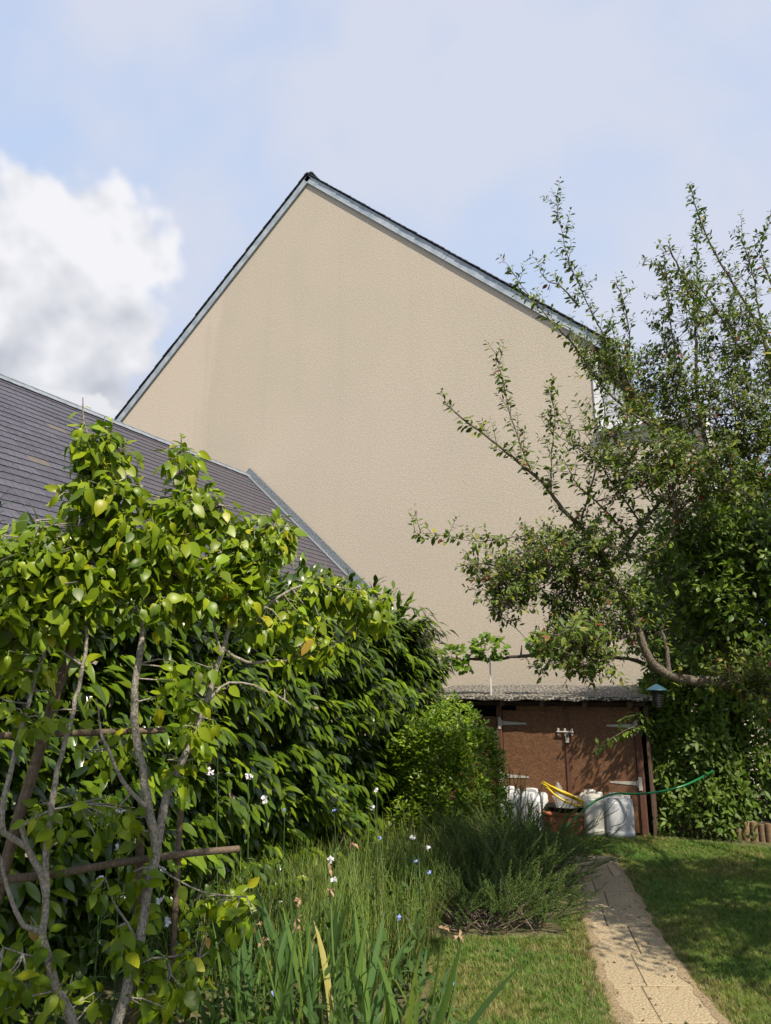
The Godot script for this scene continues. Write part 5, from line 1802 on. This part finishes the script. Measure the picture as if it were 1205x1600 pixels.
func flower_plant(called: String, label: String, category: String, at: Vector3, tall: float, heads: int, petals: Material, per_head: int, spread: float, group: String, stem_mat: Material) -> void:
	var t := thing(called, label, category, at, group)
	var top := Vector3(rng.randf_range(-0.06, 0.06), tall, rng.randf_range(-0.06, 0.06))
	var s := Shape.new()
	s.tube(PackedVector3Array([Vector3(0, -0.02, 0), top * 0.5 + ball() * 0.02, top]), PackedFloat32Array([0.004, 0.003, 0.002]), 5)
	for k in heads:
		var a := top * (1.0 - 0.16 * k)
		var b := a + (Vector3(rng.randf_range(-0.10, 0.10), 0.04, rng.randf_range(-0.10, 0.10)) if k > 0 else Vector3(0, 0.02, 0))
		if k > 0:
			s.tube(PackedVector3Array([a - Vector3(0, 0.06, 0), b]), PackedFloat32Array([0.002, 0.0015]), 4)
		var f := Shape.new()
		for j in per_head:
			var c := b + ball() * spread
			var face := (Vector3(0, 0.5, 0) + ball() + spot(0, 0, -0.4)).normalized()
			var x := face.cross(Vector3.UP).normalized()
			for p in 4:
				var d := x.rotated(face, p * PI / 2 + j)
				var w := face.cross(d) * 0.0045
				f.quad(c, c + d * 0.005 + w, c + d * 0.011, c + d * 0.005 - w, face)
		shaped("flower_head", f, petals, t)
	shaped("stem", s, stem_mat, t)
	var lm := leaf_mesh(0.06, 0.016, 0.4, 0.1, 0.3, 0.004, 4)
	for k in 6:
		var d := Vector3(rng.randf_range(-1, 1), 0.2, rng.randf_range(-1, 1))
		part("leaf", lm, stem_mat, t, Transform3D(leaf_basis(d, Vector3.UP, rng.randf_range(0.7, 1.3)), top * (0.1 + 0.11 * k)))


func meadow() -> void:
	var tall := []
	var tints := PackedColorArray()
	while tall.size() < 2600:
		var r := rng.randf_range(-1.7, 0.75)
		var d := rng.randf_range(4.0, 7.4)
		if d < 6.9 and r > 0.72 + 0.24 * (d - 4.9) - 0.40:
			continue
		if d < 4.4 and r > 0.25:
			continue
		var dense := 1.0 if r > -0.7 else 0.55
		if rng.randf() > dense:
			continue
		tall.append(Transform3D(Basis(Vector3.UP, rng.randf() * TAU).scaled(Vector3.ONE * rng.randf_range(0.45, 1.05)), spot(r, -0.01, d)))
		var f := rng.randf_range(0.6, 1.3)
		tints.append(Color(0.145 * f, 0.215 * f, 0.035 * f) if rng.randf() < 0.9 else Color(0.22 * f, 0.19 * f, 0.08 * f))
	scatter("tall_grass", tuft_mesh(8, 0.62, 0.005, 0.05, 0.55, 3), grass_material(0.5), tall, tints, "tall unmown grass in the flower bed below the hedge", "grass")
	# low leafy weeds below the pears and the hedge
	var weeds := []
	tints = PackedColorArray()
	while weeds.size() < 5200:
		var r := rng.randf_range(-2.3, 0.5)
		var d := rng.randf_range(2.4, 5.6)
		if r > 0.2 and d < 5.2:
			continue
		weeds.append(Transform3D(leaf_basis(ball() + Vector3(0, 0.5, 0), Vector3.UP + ball() * 0.5, rng.randf_range(0.5, 1.2)), spot(r, rng.randf() * rng.randf() * 0.42, d)))
		var f := rng.randf_range(0.6, 1.3)
		tints.append(Color(0.055 * f, 0.11 * f, 0.022 * f))
	for k in 900:
		var e := rng.randf()
		var at := Vector3(lerpf(-1.5, -0.35, e * e), rng.randf() * rng.randf() * 0.2, -8.26 + rng.randf_range(-0.12, 0.16))
		weeds.append(Transform3D(leaf_basis(ball() + Vector3(0, 0.6, 0), Vector3.UP + ball() * 0.5, rng.randf_range(0.4, 0.9)), at))
		var f := rng.randf_range(0.6, 1.3)
		tints.append(Color(0.07 * f, 0.125 * f, 0.022 * f))
	scatter("leafy_weeds", leaf_mesh(0.06, 0.026, 0.45, 0.15, 0.2, 0.01, 4), leaf_material(Color.WHITE, 0.5, Color(0.5, 0.6, 0.2), true), weeds, tints, "low leafy weeds growing below the pears", "weeds")
	var white := plain(lin(0.74, 0.73, 0.78), 0.7)
	white.backlight_enabled = true
	white.backlight = Color(0.5, 0.5, 0.55)
	var blue := plain(lin(0.25, 0.33, 0.72), 0.7)
	var stem := plain(lin(0.055, 0.11, 0.025), 0.6)
	for q in [[-0.80, 4.5, 0.92, "white flowered plant against the laurel hedge, fullest heads"], [-0.95, 4.6, 1.10, "tallest white flowered plant, before the laurel hedge"]]:
		flower_plant("white_flower", q[3], "flower", spot(q[0], 0, q[1]), q[2], 2, white, 14, 0.022, "white flowers in the bed", stem)
	for q in [[-1.22, 3.4, 0.62], [-1.10, 3.35, 0.92], [-1.30, 3.6, 0.80], [-0.98, 3.3, 0.68], [-1.05, 3.5, 0.5]]:
		flower_plant("white_flower", "white flowered plant in the shade behind the pear trunks", "flower", spot(q[0], 0, q[1]), q[2], 2, white, 8, 0.016, "white flowers behind the pears", stem)
	for q in [[-0.06, 4.7, 0.82], [0.16, 5.0, 0.50], [-0.30, 4.1, 0.56]]:
		flower_plant("white_flower", "small white flowers on a thin stem among the tall grass", "flower", spot(q[0], 0, q[1]), q[2], 2, white, 7, 0.016, "white flowers in the tall grass", stem)
	for q in [[0.16, 4.3, 0.50], [0.18, 4.32, 0.45], [-0.70, 5.2, 0.62], [-0.30, 5.0, 0.66], [0.0, 4.6, 0.56], [0.05, 3.55, 0.42], [-0.42, 3.3, 0.22], [0.27, 3.6, 0.18], [-0.75, 3.45, 0.3]]:
		flower_plant("blue_flower", "small pale blue flower on a thin stem in the bed", "flower", spot(q[0], 0, q[1]), q[2], 1, blue, 4, 0.008, "blue flowers in the bed", stem)


func lawn_grass() -> void:
	var places := [[], []]
	var tints := [PackedColorArray(), PackedColorArray()]
	var patch := noise(0.8, 241, 3)
	var tries := 0
	while tries < 150000:
		tries += 1
		var d := rng.randf_range(3.2, 8.5)
		var r := rng.randf_range(-0.2, 4.8)
		if r > 0.72 * d + 0.1 or (d > 6.4 and rng.randf() < 0.35):
			continue
		var e := path_edge(d)
		var off: float = absf(r - e[0]) - e[1]
		if d < 6.75 and off < -0.035 + 0.035 * patch.get_noise_2d(d * 9.0, signf(r - e[0]) * 5.0) + rng.randf_range(0.0, 0.03):
			continue
		if d < 6.75 and r < e[0]:
			if r < 0.28 - 0.06 * (d - 3.4) or d > 5.2 or (d > 4.75 and r < 1.1):
				continue
		if d >= 6.75 and r < 1.15:
			continue
		var p := spot(r, 0, d)
		if p.z < -8.34 and p.x > -1.46:
			continue
		if p.z < -8.05:
			continue
		var n := patch.get_noise_2d(r * 1.5, d * 1.5)
		var near := clampf(1.0 - off / 0.16, 0.0, 1.0) if d < 7.0 else 0.0
		if rng.randf() < near * 0.25:
			continue
		var dry := rng.randf() < 0.06 + 0.50 * near + 0.45 * clampf(n - 0.05, 0, 1) + (0.12 if r < e[0] else 0.0)
		var f := rng.randf_range(0.65, 1.3)
		var kind := rng.randi() % 2
		var size := rng.randf_range(0.55, 1.15) * (1.0 - 0.35 * near)
		places[kind].append(Transform3D(Basis(Vector3.UP, rng.randf() * TAU).scaled(Vector3(1, 1, 1) * size), p))
		tints[kind].append(Color(0.32 * f, 0.265 * f, 0.11 * f) if dry else Color((0.125 + 0.05 * n) * f, 0.205 * f, 0.028 * f))
	scatter("lawn_grass", tuft_mesh(11, 0.052, 0.0028, 0.022, 0.9, 11), grass_material(0.5), places[0], tints[0], "mown lawn grass either side of the slab path", "grass")
	scatter("lawn_grass", tuft_mesh(9, 0.040, 0.0034, 0.026, 1.3, 12), grass_material(0.5), places[1], tints[1], "short flattened lawn grass blades between the upright tufts", "grass")
	print("lawn ", places[0].size() + places[1].size())
	var litter := []
	var lt := PackedColorArray()
	for k in 130:
		var d := rng.randf_range(3.4, 6.7)
		var e := path_edge(d)
		litter.append(Transform3D(leaf_basis(Vector3(rng.randf_range(-1, 1), 0.05, rng.randf_range(-1, 1)), Vector3.UP + ball() * 0.3, rng.randf_range(0.4, 1.1)), spot(e[0] + rng.randf_range(-1, 1) * e[1] * 1.05, 0.020, d)))
		var f := rng.randf_range(0.5, 1.3)
		lt.append(Color(0.10 * f, 0.065 * f, 0.03 * f) if rng.randf() < 0.7 else Color(0.07 * f, 0.11 * f, 0.02 * f))
	scatter("fallen_leaves", leaf_mesh(0.024, 0.012, 0.5, 0.3, 0.3, 0.004, 4), leaf_material(Color.WHITE, 0.7, Color(0.3, 0.3, 0.2), true), litter, lt, "small fallen leaves scattered over the slab path", "leaves")
	# clover leaves
	var clover := []
	var ct := PackedColorArray()
	while clover.size() < 1600:
		var d := rng.randf_range(3.4, 7.8)
		var r := rng.randf_range(0.3, 4.2)
		var e := path_edge(d)
		if absf(r - e[0]) < e[1] + 0.04 or (r < e[0] and d > 4.7) or patch.get_noise_2d(r * 2.0 + 9.0, d * 2.0) < 0.12 or spot(r, 0, d).z < -8.2:
			continue
		clover.append(Transform3D(leaf_basis(Vector3(rng.randf_range(-1, 1), 0.4, rng.randf_range(-1, 1)), Vector3.UP, rng.randf_range(0.6, 1.2)), spot(r, rng.randf_range(0.01, 0.03), d)))
		var f := rng.randf_range(0.7, 1.3)
		ct.append(Color(0.06 * f, 0.125 * f, 0.022 * f))
	scatter("clover", leaf_mesh(0.022, 0.017, 0.6, 0.1, 0.1, 0.006, 4), leaf_material(Color.WHITE, 0.55, Color(0.5, 0.6, 0.2), true), clover, ct, "clover leaves spread through the lawn", "clover")
